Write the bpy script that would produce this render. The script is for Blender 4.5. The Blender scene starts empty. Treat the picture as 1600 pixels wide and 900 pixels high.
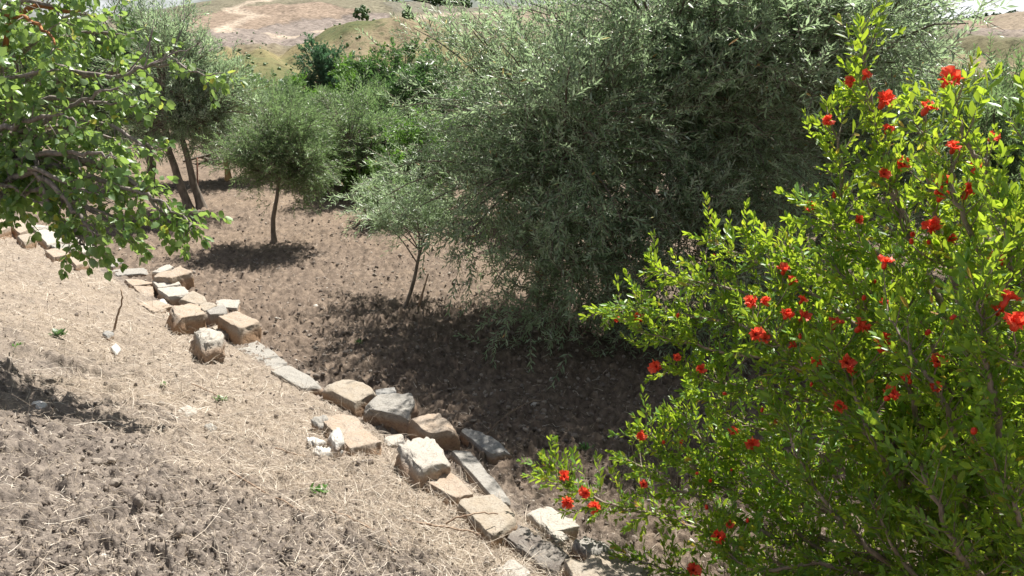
import bpy, bmesh, math, random
import numpy as np
from mathutils import Vector, Matrix

rng = np.random.default_rng(7)
random.seed(7)
scene = bpy.context.scene
COL = scene.collection

# ------------------------------------------------------------------ camera
FPX = 1186.0
PITCH = math.radians(18.2)
CAM = np.array([0.0, 0.0, 2.6])
cd = bpy.data.cameras.new('camera')
cd.lens = 36.0 * FPX / 1600.0
cd.clip_start = 0.05
cd.clip_end = 6000
cam = bpy.data.objects.new('camera', cd)
COL.objects.link(cam)
cam.location = CAM
cam.rotation_euler = (math.radians(90) - PITCH, 0, 0)
scene.camera = cam

# ------------------------------------------------------------------ light
SUNV = np.array([0.31, 0.69, 1.17]); SUNV /= np.linalg.norm(SUNV)
sd = bpy.data.lights.new('sun', 'SUN')
sd.energy = 5.0
sd.angle = math.radians(0.53)
sd.color = (1.0, 0.955, 0.88)
sun = bpy.data.objects.new('sun', sd)
COL.objects.link(sun)
sun.rotation_euler = Vector(SUNV).to_track_quat('Z', 'Y').to_euler()
world = bpy.data.worlds.new('World'); scene.world = world
world.use_nodes = True
nt = world.node_tree; nt.nodes.clear()
sky = nt.nodes.new('ShaderNodeTexSky'); sky.sky_type = 'NISHITA'; sky.sun_disc = False
sky.sun_elevation = math.asin(SUNV[2]); sky.sun_rotation = math.atan2(SUNV[0], SUNV[1])
sky.altitude = 400; sky.air_density = 1.0; sky.dust_density = 1.0; sky.ozone_density = 1.5
tc = nt.nodes.new('ShaderNodeTexCoord')
mp = nt.nodes.new('ShaderNodeMapping'); mp.inputs['Scale'].default_value = (2.2, 2.2, 9.0)
nz = nt.nodes.new('ShaderNodeTexNoise'); nz.inputs['Scale'].default_value = 1.6; nz.inputs['Detail'].default_value = 7; nz.inputs['Roughness'].default_value = .58
cr = nt.nodes.new('ShaderNodeValToRGB'); cr.color_ramp.elements[0].position = .49; cr.color_ramp.elements[1].position = .62
mx = nt.nodes.new('ShaderNodeMix'); mx.data_type = 'RGBA'
mx.inputs[7].default_value = (19.5, 20.0, 20.8, 1)
bg = nt.nodes.new('ShaderNodeBackground'); bg.inputs['Strength'].default_value = 0.029
wo = nt.nodes.new('ShaderNodeOutputWorld')
L = nt.links.new
L(tc.outputs['Generated'], mp.inputs[0]); L(mp.outputs[0], nz.inputs['Vector']); L(nz.outputs[0], cr.inputs[0])
L(cr.outputs[0], mx.inputs[0]); L(sky.outputs[0], mx.inputs[6]); L(mx.outputs[2], bg.inputs[0]); L(bg.outputs[0], wo.inputs[0])
scene.view_settings.view_transform = 'Standard'
scene.view_settings.look = 'None'
scene.view_settings.gamma = 1
scene.view_settings.exposure = 1.18
scene.render.engine = 'CYCLES'
scene.cycles.max_bounces = 8
scene.cycles.transparent_max_bounces = 8

# ------------------------------------------------------------------ noise
def _hash(ix, iy, seed):
    h = (ix.astype(np.int64) * 374761393 + iy.astype(np.int64) * 668265263 + seed * 1442695041) & 0xFFFFFFFF
    h = ((h ^ (h >> 13)) * 1274126177) & 0xFFFFFFFF
    h = (h ^ (h >> 16)) & 0xFFFFFFFF
    h = (h * 2246822519) & 0xFFFFFFFF
    return ((h ^ (h >> 15)) & 0xFFFFFF) / float(0xFFFFFF)
def vnoise(x, y, seed=0):
    x = np.asarray(x, float); y = np.asarray(y, float)
    ix = np.floor(x); iy = np.floor(y); fx = x - ix; fy = y - iy
    fx = fx * fx * (3 - 2 * fx); fy = fy * fy * (3 - 2 * fy)
    a = _hash(ix, iy, seed); b = _hash(ix + 1, iy, seed); c = _hash(ix, iy + 1, seed); d = _hash(ix + 1, iy + 1, seed)
    return (a * (1 - fx) + b * fx) * (1 - fy) + (c * (1 - fx) + d * fx) * fy
def fbm(x, y, o=4, seed=0, g=.5):
    s = 0; a = 1; t = 0
    for i in range(o):
        s = s + a * vnoise(x * 2 ** i + 17.3 * i, y * 2 ** i - 9.1 * i, seed + i); t += a; a *= g
    return s / t
def worley(x, y, seed=0):
    ix = np.floor(x); iy = np.floor(y)
    best = np.full(np.shape(x), 9.0); sec = best.copy(); idv = np.zeros(np.shape(x))
    for dx in (-1, 0, 1):
        for dy in (-1, 0, 1):
            cx = ix + dx; cy = iy + dy
            px = cx + _hash(cx, cy, seed); py = cy + _hash(cx, cy, seed + 5)
            d = np.hypot(px - x, py - y)
            m = d < best
            sec = np.where(m, best, np.minimum(sec, d))
            idv = np.where(m, _hash(cx, cy, seed + 11), idv)
            best = np.where(m, d, best)
    return best, sec, idv
def sstep(a, b, x):
    t = np.clip((np.asarray(x, float) - a) / (b - a), 0, 1); return t * t * (3 - 2 * t)

# ------------------------------------------------------------------ terrain
def sdist(x, y):                       # signed distance from the row of blocks; + = up the bank
    return -0.70 * x - 0.714 * y + 2.645
SKX = np.array([-2500, -900, -300, 60, 240, 350, 480, 600, 690, 900, 1100, 1300, 1440, 1500, 1600, 1900, 2600, 4000])
SKZ = np.array([10, 14, 10, 14, 23, 33, 36, 34, 29, 31, 26, 14, 11, 14, 21, 32, 26, 20.])
def knoll(x, y, cx, cy, h, sx, sy, rot=0):
    c, s = math.cos(rot), math.sin(rot)
    u = (x - cx) * c + (y - cy) * s; v = -(x - cx) * s + (y - cy) * c
    return h * np.exp(-0.5 * ((np.abs(u) / sx) ** 1.7 + (np.abs(v) / sy) ** 1.7))
def H(x, y):
    x = np.asarray(x, float); y = np.asarray(y, float)
    s = sdist(x, y)
    sb = np.maximum(s, 0)
    bank = 0.385 * sb - 0.02 * np.maximum(sb - 3.5, 0) ** 1.2 + 0.10 * sstep(-0.30, 0.22, s)
    bank = np.where(sb > 9, 0.385 * 9 - .02 * 5.5 ** 1.2 + .1 + (sb - 9) * .08, bank)
    field = 0.10 * (fbm(x * .45, y * .45, 2, 3) - .5) * sstep(0, -1.5, s)
    near = bank + field
    r = np.hypot(x, y)
    az = np.arctan2(x, np.maximum(y, 1e-3))
    fwd = sstep(-0.2, .35, y / np.maximum(r, 1e-6))
    valley = -9.5 * sstep(25, 120, r) * fwd
    px = 800 + 1186 * 1.055 * np.tan(np.clip(az, -1.2, 1.2))
    sk = np.interp(px, SKX, SKZ)
    ridge = (sk + 10) * (0.16 * sstep(180, 380, r) + 0.84 * sstep(330, 760, r)) * (1 - 0.5 * sstep(800, 1500, r)) * (.3 + .7 * fwd)
    k = knoll(x, y, -61, 190, 6.3, 11, 20, -.25) + knoll(x, y, -38, 250, 14.0, 22, 34, .35) + knoll(x, y, 14, 290, 7, 30, 36) \
        + knoll(x, y, -70, 150, 5.5, 13, 17, .5) + knoll(x, y, -30, 140, 5, 16, 20, .2) + knoll(x, y, -120, 330, 3, 40, 50, .3) + knoll(x, y, 150, 300, 12, 60, 50)
    rough = (fbm(x / 20, y / 20, 5, 21, .6) - .5) * 2.2 * sstep(80, 220, r) - np.abs(fbm((x + y * .25) / 26 + .8 * fbm(x / 30, y / 30, 3, 23), y / 60, 4, 22, .55) - .5) * 26 * sstep(110, 170, r) * (1 - .6 * sstep(320, 420, r)) + 2.0 * sstep(110, 170, r) + (fbm(x / 120, y / 120, 3, 31) - .5) * 6 * sstep(300, 500, r)
    return near * (1 - 0.6 * sstep(24, 60, r)) + (valley + ridge + k * fwd + rough * fwd)
def hgt(x, y): return float(H(np.array([x]), np.array([y]))[0])

def ray(px, py):
    xr = (px - 800) / FPX; zr = (450 - py) / FPX
    c, s = math.cos(PITCH), math.sin(PITCH)
    return np.array([xr, c + s * zr, -s + c * zr])
def at(px, py, t): return CAM + ray(px, py) * t
def hit(px, py, lift=0.0):
    d = ray(px, py); t = 0.8
    while t < 60:
        p = CAM + d * t
        if p[2] <= hgt(p[0], p[1]) + lift: break
        t += 0.04
    lo, hi = t - .04, t
    for _ in range(12):
        m = (lo + hi) / 2; p = CAM + d * m
        if p[2] <= hgt(p[0], p[1]) + lift: hi = m
        else: lo = m
    return CAM + d * hi
def project(P):
    c, s = math.cos(PITCH), math.sin(PITCH)
    Q = np.asarray(P) - CAM
    depth = Q[..., 1] * c - Q[..., 2] * s
    up = Q[..., 1] * s + Q[..., 2] * c
    dd = np.maximum(depth, 1e-3)
    return 800 + FPX * Q[..., 0] / dd, 450 - FPX * up / dd, depth

# ------------------------------------------------------------------ object helpers
def props(o, label=None, cat=None, group=None, kind=None):
    if label: o['label'] = label
    if cat: o['category'] = cat
    if group: o['group'] = group
    if kind: o['kind'] = kind
    return o
def link(name, data, parent=None):
    o = bpy.data.objects.new(name, data); COL.objects.link(o)
    if parent is not None: o.parent = parent
    return o
def empty(name, loc, label, cat, group=None):
    o = link(name, None); o.location = loc; o.empty_display_size = .2
    return props(o, label, cat, group)
def mesh_np(name, V, loops, starts, mat, attrs=None, smooth=False):
    me = bpy.data.meshes.new(name)
    V = np.ascontiguousarray(V, np.float32).reshape(-1, 3)
    loops = np.ascontiguousarray(loops, np.int32).ravel(); starts = np.ascontiguousarray(starts, np.int32).ravel()
    me.vertices.add(len(V)); me.vertices.foreach_set('co', V.ravel())
    me.loops.add(len(loops)); me.loops.foreach_set('vertex_index', loops)
    me.polygons.add(len(starts)); me.polygons.foreach_set('loop_start', starts)
    if smooth: me.polygons.foreach_set('use_smooth', np.ones(len(starts), bool))
    me.update(calc_edges=True)
    for k, v in (attrs or {}).items():
        v = np.asarray(v, np.float32)
        if v.ndim == 1:
            a = me.attributes.new(k, 'FLOAT', 'POINT'); a.data.foreach_set('value', v)
        else:
            a = me.attributes.new(k, 'FLOAT_COLOR', 'POINT')
            c = np.ones((len(v), 4), np.float32); c[:, :3] = v; a.data.foreach_set('color', c.ravel())
    if mat: me.materials.append(mat)
    return me
def faces_flat(faces):
    loops = []; starts = []
    for f in faces:
        starts.append(len(loops)); loops += list(f)
    return np.array(loops), np.array(starts)
def stamp(TV, TF, P, R, S):
    """copies of one template at N placements -> V, loops, starts"""
    TV = np.asarray(TV, float); N = len(P)
    S = np.asarray(S, float)
    if S.ndim == 1: S = S[:, None].repeat(3, 1)
    V = np.einsum('nij,nkj->nki', R, TV[None] * S[:, None, :]) + P[:, None, :]
    lo, st = faces_flat(TF)
    loops = (lo[None] + (np.arange(N) * len(TV))[:, None]).ravel()
    starts = (st[None] + (np.arange(N) * len(lo))[:, None]).ravel()
    return V.reshape(-1, 3), loops, starts
def merge(parts):
    Vs, Ls, Ss = [], [], []; vo = lo = 0
    for V, l, s in parts:
        Vs.append(V); Ls.append(l + vo); Ss.append(s + lo); vo += len(V); lo += len(l)
    return np.concatenate(Vs), np.concatenate(Ls), np.concatenate(Ss)
def norm(v): return v / np.maximum(np.linalg.norm(v, axis=-1, keepdims=True), 1e-9)
def frames(D, U=None, roll=None):
    """rotation with x = D, z as close to U as possible"""
    D = norm(np.asarray(D, float))
    if U is None: U = np.broadcast_to(np.array([0, 0, 1.0]), D.shape)
    Y = np.cross(U, D); bad = np.linalg.norm(Y, axis=-1) < 1e-3
    Y[bad] = np.array([0, 1.0, 0]); Y = norm(Y); Z = np.cross(D, Y)
    if roll is not None:
        c = np.cos(roll)[:, None]; s = np.sin(roll)[:, None]
        Y, Z = Y * c + Z * s, Z * c - Y * s
    return np.stack([D, Y, Z], -1)
def tubes(polys, sides=5):
    """polys: list of (points Nx3, radii N)"""
    Vs = []; faces = []; o = 0
    for pts, rad in polys:
        pts = np.asarray(pts, float); n = len(pts); rad = np.broadcast_to(rad, (n,))
        T = np.gradient(pts, axis=0); T = norm(T)
        ref = np.array([0.31, 0.17, 0.93]) if abs(T[0] @ np.array([0.31, .17, .93])) < .9 else np.array([1.0, 0, 0])
        A = norm(np.cross(T, ref)); B = np.cross(T, A)
        an = np.arange(sides) / sides * 2 * np.pi
        ring = pts[:, None] + rad[:, None, None] * (np.cos(an)[None, :, None] * A[:, None] + np.sin(an)[None, :, None] * B[:, None])
        Vs.append(ring.reshape(-1, 3))
        for i in range(n - 1):
            for j in range(sides):
                k = (j + 1) % sides
                faces.append((o + i * sides + j, o + i * sides + k, o + (i + 1) * sides + k, o + (i + 1) * sides + j))
        faces.append(tuple(o + (n - 1) * sides + j for j in range(sides)))
        o += n * sides
    lo, st = faces_flat(faces)
    return np.concatenate(Vs), lo, st
def bez(a, b, c, n=6):
    t = np.linspace(0, 1, n)[:, None]
    return (1 - t) ** 2 * a + 2 * t * (1 - t) * b + t * t * c
def smooth_line(pts, per=5):
    pts = [np.asarray(p, float) for p in pts]
    P = [2 * pts[0] - pts[1]] + pts + [2 * pts[-1] - pts[-2]]
    out = []
    for i in range(1, len(P) - 2):
        for k in range(per):
            t = k / per
            out.append(.5 * ((2 * P[i]) + (-P[i-1] + P[i+1]) * t + (2 * P[i-1] - 5 * P[i] + 4 * P[i+1] - P[i+2]) * t * t + (-P[i-1] + 3 * P[i] - 3 * P[i+1] + P[i+2]) * t ** 3))
    out.append(pts[-1]); return np.array(out)

# ------------------------------------------------------------------ materials
def newmat(name):
    m = bpy.data.materials.new(name); m.use_nodes = True
    n = m.node_tree; n.nodes.clear()
    out = n.nodes.new('ShaderNodeOutputMaterial')
    return m, n, out
def N(n, t, **kw):
    x = n.nodes.new(t)
    for k, v in kw.items(): setattr(x, k, v)
    return x
def noise(n, scale, detail=4, rough=.55, vec=None):
    x = N(n, 'ShaderNodeTexNoise'); x.inputs['Scale'].default_value = scale; x.inputs['Detail'].default_value = detail; x.inputs['Roughness'].default_value = rough
    if vec is not None: n.links.new(vec, x.inputs['Vector'])
    return x
def ramp(n, fac, stops):
    x = N(n, 'ShaderNodeValToRGB'); e = x.color_ramp.elements
    while len(e) < len(stops): e.new(.5)
    for i, (p, c) in enumerate(stops):
        e[i].position = p; e[i].color = (*c, 1) if len(c) == 3 else c
    n.links.new(fac, x.inputs[0]); return x
def mixc(n, fac, a, b, mode='MIX'):
    x = N(n, 'ShaderNodeMix', data_type='RGBA', blend_type=mode)
    for s, v in ((0, fac), (6, a), (7, b)):
        if hasattr(v, 'is_output') or hasattr(v, 'links'): n.links.new(v, x.inputs[s])
        elif isinstance(v, (int, float)): x.inputs[s].default_value = v
        else: x.inputs[s].default_value = (*v, 1)
    return x.outputs[2]
def attr(n, name, out='Fac'):
    a = N(n, 'ShaderNodeAttribute'); a.attribute_name = name; return a.outputs[out]
def leafmat(name, stops, under, trans, tfac, rough=.4, spec=.5):
    """stops: colour ramp over the per-leaf random; under: back colour; trans: translucent colour"""
    m, n, out = newmat(name)
    r = attr(n, 'rnd')
    top = ramp(n, r, stops)
    geo = N(n, 'ShaderNodeNewGeometry')
    col = mixc(n, geo.outputs['Backfacing'], top.outputs[0], under)
    b = N(n, 'ShaderNodeBsdfPrincipled'); b.inputs['Roughness'].default_value = rough
    b.inputs['Specular IOR Level'].default_value = spec
    n.links.new(col, b.inputs['Base Color'])
    t = N(n, 'ShaderNodeBsdfTranslucent')
    tcx = mixc(n, 1.0, mixc(n, .45, top.outputs[0], trans), (1.0, 1.0, 1.0), 'MULTIPLY')
    n.links.new(tcx, t.inputs[0])
    ms = N(n, 'ShaderNodeMixShader'); ms.inputs[0].default_value = tfac
    n.links.new(b.outputs[0], ms.inputs[1]); n.links.new(t.outputs[0], ms.inputs[2]); n.links.new(ms.outputs[0], out.inputs[0])
    return m
M = {}
M['olive'] = leafmat('olive_leaf', [(0, (.08, .14, .065)), (.45, (.17, .25, .13)), (.93, (.30, .38, .24)), (.985, (.27, .31, .20)), (1.0, (.50, .24, .05))], (.42, .50, .41), (.48, .66, .32), .50, .44, 1.0)
M['olive_far'] = leafmat('olive_leaf_far', [(0, (.06, .11, .04)), (.5, (.12, .19, .075)), (1.0, (.20, .28, .13))], (.25, .32, .19), (.32, .50, .17), .42, .42, .45)
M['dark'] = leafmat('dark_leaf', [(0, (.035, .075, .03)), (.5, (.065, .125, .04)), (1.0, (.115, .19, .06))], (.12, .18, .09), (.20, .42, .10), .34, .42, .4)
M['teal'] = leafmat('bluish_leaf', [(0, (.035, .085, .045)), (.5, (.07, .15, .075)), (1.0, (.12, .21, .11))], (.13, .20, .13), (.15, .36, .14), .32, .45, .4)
M['bright'] = leafmat('bright_leaf', [(0, (.05, .12, .02)), (.5, (.09, .20, .03)), (1.0, (.15, .27, .05))], (.13, .22, .07), (.26, .52, .06), .38, .42, .4)
M['pom'] = leafmat('pomegranate_leaf', [(0, (.025, .09, .015)), (.45, (.085, .22, .02)), (.85, (.21, .35, .03)), (.96, (.38, .38, .04)), (1.0, (.42, .22, .06))], (.13, .29, .05), (.74, .88, .05), .50, .38, .6)
M['apri'] = leafmat('apricot_leaf', [(0, (.045, .12, .03)), (.5, (.10, .20, .05)), (.9, (.20, .31, .07)), (1.0, (.44, .40, .05))], (.22, .32, .16), (.52, .72, .13), .46, .42, .9)
M['grass'] = leafmat('weed_leaf', [(0, (.04, .12, .02)), (1.0, (.10, .22, .04))], (.08, .18, .04), (.2, .5, .05), .3)
M['cactus'] = leafmat('cactus_pad', [(0, (.05, .11, .05)), (1.0, (.09, .16, .07))], (.05, .11, .05), (.1, .2, .1), .02, .5)
def barkmat(name, a, b, sc=18):
    m, n, out = newmat(name)
    tcn = N(n, 'ShaderNodeTexCoord'); mpn = N(n, 'ShaderNodeMapping'); mpn.inputs['Scale'].default_value = (1, 1, .35)
    n.links.new(tcn.outputs['Object'], mpn.inputs[0])
    x = noise(n, sc, 6, .65, mpn.outputs[0]); c = ramp(n, x.outputs[0], [(.3, a), (.7, b)])
    bs = N(n, 'ShaderNodeBsdfPrincipled'); bs.inputs['Roughness'].default_value = .85
    n.links.new(c.outputs[0], bs.inputs['Base Color'])
    bm = N(n, 'ShaderNodeBump'); bm.inputs['Strength'].default_value = .6; bm.inputs['Distance'].default_value = .01
    n.links.new(x.outputs[0], bm.inputs['Height']); n.links.new(bm.outputs[0], bs.inputs['Normal'])
    n.links.new(bs.outputs[0], out.inputs[0]); return m
M['bark'] = barkmat('olive_bark', (.07, .055, .042), (.24, .20, .16))
M['bark_pom'] = barkmat('pomegranate_bark', (.12, .085, .06), (.33, .27, .21), 40)
M['bark_apri'] = barkmat('apricot_bark', (.10, .08, .07), (.34, .29, .26), 40)
M['bark_orange'] = barkmat('lichen_bark', (.14, .06, .03), (.50, .20, .06), 30)
M['post'] = barkmat('weathered_wood', (.30, .19, .09), (.48, .32, .15), 25)
M['dead'] = barkmat('dead_twig', (.16, .10, .065), (.36, .26, .18), 60)
M['rust'] = barkmat('rusty_steel', (.10, .035, .02), (.22, .09, .05), 60)
def straw_mat():
    m, n, out = newmat('dry_straw')
    c = ramp(n, attr(n, 'rnd'), [(0, (.17, .13, .095)), (.35, (.33, .265, .195)), (.75, (.50, .425, .335)), (1, (.66, .60, .51))])
    b = N(n, 'ShaderNodeBsdfPrincipled'); b.inputs['Roughness'].default_value = .55
    t = N(n, 'ShaderNodeBsdfTranslucent'); n.links.new(c.outputs[0], b.inputs['Base Color']); n.links.new(c.outputs[0], t.inputs[0])
    ms = N(n, 'ShaderNodeMixShader'); ms.inputs[0].default_value = .2
    n.links.new(b.outputs[0], ms.inputs[1]); n.links.new(t.outputs[0], ms.inputs[2]); n.links.new(ms.outputs[0], out.inputs[0]); return m
M['straw'] = straw_mat()
def soil_mat():
    m, n, out = newmat('tilled_soil')
    tcn = N(n, 'ShaderNodeTexCoord'); v = tcn.outputs['Object']
    big = noise(n, .9, 4, .6, v); mid = noise(n, 14, 6, .65, v); fine = noise(n, 120, 5, .7, v)
    soil = ramp(n, mid.outputs[0], [(.28, (.065, .055, .047)), (.5, (.165, .140, .121)), (.72, (.30, .262, .23))])
    soil2 = mixc(n, big.outputs[0], soil.outputs[0], (.19, .155, .13), 'MIX')
    soil2 = mixc(n, .5, soil.outputs[0], soil2)
    st = ramp(n, fine.outputs[0], [(.3, (.15, .115, .088)), (.52, (.30, .245, .19)), (.72, (.46, .395, .32))])
    ad = N(n, 'ShaderNodeMath', operation='MULTIPLY_ADD'); n.links.new(mid.outputs[0], ad.inputs[0]); ad.inputs[1].default_value = 1.6; ad.inputs[2].default_value = -.8
    a2 = N(n, 'ShaderNodeMath', operation='ADD', use_clamp=True); n.links.new(ad.outputs[0], a2.inputs[0]); n.links.new(attr(n, 'straw'), a2.inputs[1])
    col = mixc(n, a2.outputs[0], soil2, st.outputs[0])
    col = mixc(n, attr(n, 'field'), col, mixc(n, 1.0, col, (.84, .76, .68), 'MULTIPLY'))
    b = N(n, 'ShaderNodeBsdfPrincipled'); b.inputs['Roughness'].default_value = .95; b.inputs['Specular IOR Level'].default_value = .2
    n.links.new(col, b.inputs['Base Color'])
    bm = N(n, 'ShaderNodeBump'); bm.inputs['Strength'].default_value = .9; bm.inputs['Distance'].default_value = .012
    n.links.new(fine.outputs[0], bm.inputs['Height'])
    n.links.new(bm.outputs[0], b.inputs['Normal']); n.links.new(b.outputs[0], out.inputs[0]); return m
M['soil'] = soil_mat()
def clod_mat():
    m, n, out = newmat('soil_clod')
    tcn = N(n, 'ShaderNodeTexCoord')
    f = noise(n, 90, 5, .65, tcn.outputs['Object'])
    c = ramp(n, attr(n, 'rnd'), [(0, (.12, .098, .082)), (.5, (.19, .157, .132)), (.95, (.29, .25, .21)), (1, (.50, .47, .42))])
    cc = mixc(n, .5, c.outputs[0], mixc(n, 1.0, c.outputs[0], f.outputs[0], 'OVERLAY'))
    b = N(n, 'ShaderNodeBsdfPrincipled'); b.inputs['Roughness'].default_value = .95; b.inputs['Specular IOR Level'].default_value = .2
    bm = N(n, 'ShaderNodeBump'); bm.inputs['Strength'].default_value = .8; bm.inputs['Distance'].default_value = .01
    n.links.new(f.outputs[0], bm.inputs['Height']); n.links.new(bm.outputs[0], b.inputs['Normal'])
    n.links.new(cc, b.inputs['Base Color']); n.links.new(b.outputs[0], out.inputs[0]); return m
M['clod'] = clod_mat()
def hill_mat():
    m, n, out = newmat('dry_hills')
    tcn = N(n, 'ShaderNodeTexCoord'); v = tcn.outputs['Object']
    f = noise(n, .35, 8, .7, v); g = noise(n, .05, 5, .6, v)
    c = mixc(n, .75, attr(n, 'tint', 'Color'), mixc(n, 1.0, attr(n, 'tint', 'Color'), ramp(n, f.outputs[0], [(.32, (.10,) * 3), (.68, (.92,) * 3)]).outputs[0], 'OVERLAY'))
    sh = mixc(n, ramp(n, f.outputs[0], [(.53, (0,) * 3), (.60, (1,) * 3)]).outputs[0], c, mixc(n, .8, c, (.06, .075, .035)))
    c = mixc(n, attr(n, 'scrub'), c, sh)
    b = N(n, 'ShaderNodeBsdfPrincipled'); b.inputs['Roughness'].default_value = 1; b.inputs['Specular IOR Level'].default_value = .1
    bm = N(n, 'ShaderNodeBump'); bm.inputs['Strength'].default_value = .7; bm.inputs['Distance'].default_value = 1.0
    n.links.new(f.outputs[0], bm.inputs['Height']); n.links.new(bm.outputs[0], b.inputs['Normal'])
    n.links.new(c, b.inputs['Base Color']); n.links.new(b.outputs[0], out.inputs[0]); return m
M['hill'] = hill_mat()
def stone_mat():
    m, n, out = newmat('stone')
    tcn = N(n, 'ShaderNodeTexCoord'); oi = N(n, 'ShaderNodeObjectInfo')
    ofs = N(n, 'ShaderNodeVectorMath', operation='ADD'); n.links.new(tcn.outputs['Object'], ofs.inputs[0])
    cmb = N(n, 'ShaderNodeCombineXYZ'); mu = N(n, 'ShaderNodeMath', operation='MULTIPLY'); mu.inputs[1].default_value = 37.0
    n.links.new(oi.outputs['Random'], mu.inputs[0]); n.links.new(mu.outputs[0], cmb.inputs[0]); n.links.new(cmb.outputs[0], ofs.inputs[1])
    v = ofs.outputs[0]
    a = noise(n, 9, 6, .6, v); f = noise(n, 70, 6, .7, v)
    vor = N(n, 'ShaderNodeTexVoronoi'); vor.inputs['Scale'].default_value = 38; n.links.new(v, vor.inputs['Vector'])
    side = mixc(n, ramp(n, a.outputs[0], [(.3, (0,) * 3), (.7, (1,) * 3)]).outputs[0], (.27, .145, .075), (.44, .27, .15))
    side = mixc(n, .35, side, oi.outputs['Color'])
    weath = mixc(n, ramp(n, a.outputs[0], [(.35, (0,) * 3), (.65, (1,) * 3)]).outputs[0], oi.outputs['Color'], mixc(n, .45, oi.outputs['Color'], (.38, .355, .315)))
    w = N(n, 'ShaderNodeMath', operation='MULTIPLY_ADD', use_clamp=True); n.links.new(f.outputs[0], w.inputs[0]); w.inputs[1].default_value = .8
    sb = N(n, 'ShaderNodeMath', operation='SUBTRACT'); n.links.new(attr(n, 'weather'), sb.inputs[0]); sb.inputs[1].default_value = .4; n.links.new(sb.outputs[0], w.inputs[2])
    col = mixc(n, w.outputs[0], side, weath)
    sp = ramp(n, f.outputs[0], [(.25, (.35,) * 3), (.42, (.85,) * 3), (.75, (1.12,) * 3)])
    col = mixc(n, 1.0, col, sp.outputs[0], 'MULTIPLY')
    spots = ramp(n, vor.outputs['Distance'], [(.10, (1,) * 3), (.22, (0,) * 3)])
    spm = N(n, 'ShaderNodeMath', operation='MULTIPLY'); n.links.new(spots.outputs[0], spm.inputs[0]); n.links.new(ramp(n, a.outputs[0], [(.5, (0,) * 3), (.62, (.75,) * 3)]).outputs[0], spm.inputs[1])
    col = mixc(n, spm.outputs[0], col, (.13, .12, .105))
    b = N(n, 'ShaderNodeBsdfPrincipled'); b.inputs['Roughness'].default_value = .9; b.inputs['Specular IOR Level'].default_value = .25
    bm = N(n, 'ShaderNodeBump'); bm.inputs['Strength'].default_value = .9; bm.inputs['Distance'].default_value = .014
    n.links.new(f.outputs[0], bm.inputs['Height'])
    bm2 = N(n, 'ShaderNodeBump'); bm2.inputs['Strength'].default_value = .6; bm2.inputs['Distance'].default_value = .03
    n.links.new(a.outputs[0], bm2.inputs['Height']); n.links.new(bm2.outputs[0], bm.inputs['Normal'])
    n.links.new(bm.outputs[0], b.inputs['Normal']); n.links.new(col, b.inputs['Base Color']); n.links.new(b.outputs[0], out.inputs[0]); return m
M['stone'] = stone_mat()
def petal_mat(name, a, b_, tf, rough):
    m, n, out = newmat(name)
    tcn = N(n, 'ShaderNodeTexCoord'); x = noise(n, 60, 3, .5, tcn.outputs['Object']); c = ramp(n, x.outputs[0], [(.3, a), (.7, b_)])
    b = N(n, 'ShaderNodeBsdfPrincipled'); b.inputs['Roughness'].default_value = rough; n.links.new(c.outputs[0], b.inputs['Base Color'])
    t = N(n, 'ShaderNodeBsdfTranslucent'); n.links.new(c.outputs[0], t.inputs[0])
    ms = N(n, 'ShaderNodeMixShader'); ms.inputs[0].default_value = tf
    n.links.new(b.outputs[0], ms.inputs[1]); n.links.new(t.outputs[0], ms.inputs[2]); n.links.new(ms.outputs[0], out.inputs[0]); return m
M['petal'] = petal_mat('red_petal', (.88, .05, .03), (.98, .22, .10), .42, .55)
M['calyx'] = petal_mat('red_calyx', (.48, .012, .012), (.72, .05, .02), .08, .3)
M['tag'] = petal_mat('orange_tag', (.70, .22, .02), (.85, .32, .03), .1, .5)

# ------------------------------------------------------------------ ground sheets
def az_array(half, nfine, ncoarse):
    f = np.linspace(-half, half, nfine); c = np.linspace(half, 2 * math.pi - half, ncoarse + 2)[1:-1]
    return np.concatenate([f, c])
def polar(name, az, rad, mat, cap, attrs_fn, zfn, kind='structure', smooth=True):
    A, Rr = np.meshgrid(az, rad); X = Rr * np.sin(A); Y = Rr * np.cos(A); Z = zfn(X, Y)
    nr, na = A.shape
    i = np.arange(nr - 1)[:, None] * na; j = np.arange(na)[None]; k = (j + 1) % na
    q = np.stack([i + j, i + na + j, i + na + k, i + k], -1).reshape(-1, 4)
    q = q[:, ::-1]
    V = np.stack([X, Y, Z], -1).reshape(-1, 3); loops = q.ravel(); starts = np.arange(len(q)) * 4
    if cap:
        c = len(V); V = np.vstack([V, [[0, 0, Z[0].mean()]]])
        t = np.stack([np.full(na, c), np.arange(na), (np.arange(na) + 1) % na], -1)[:, ::-1]
        starts = np.concatenate([starts, len(loops) + np.arange(na) * 3]); loops = np.concatenate([loops, t.ravel()])
    at_ = attrs_fn(V[:, 0], V[:, 1])
    me = mesh_np(name, V, loops, starts, mat, at_, smooth)
    return props(link(name, me), kind=kind)
def strawmask(x, y):
    s = sdist(x, y)
    thr = 1.12 + .36 * (y - 2.66)
    n_ = fbm(x * 1.6, y * 1.6, 4, 77) - .5
    bank = sstep(-.05, .15, s) * (.72 + .5 * (fbm(x * 3.1, y * 3.1, 3, 78) - .4)) * (1 - .88 * sstep(-.55, .75, s - thr + n_ * 2.2))
    field = .26 * sstep(.42, .72, fbm(x * .9, y * .9, 3, 41)) + .16 * sstep(6, 13, y)
    return np.clip(np.where(s > 0, bank * .95, field), 0, 1)
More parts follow.
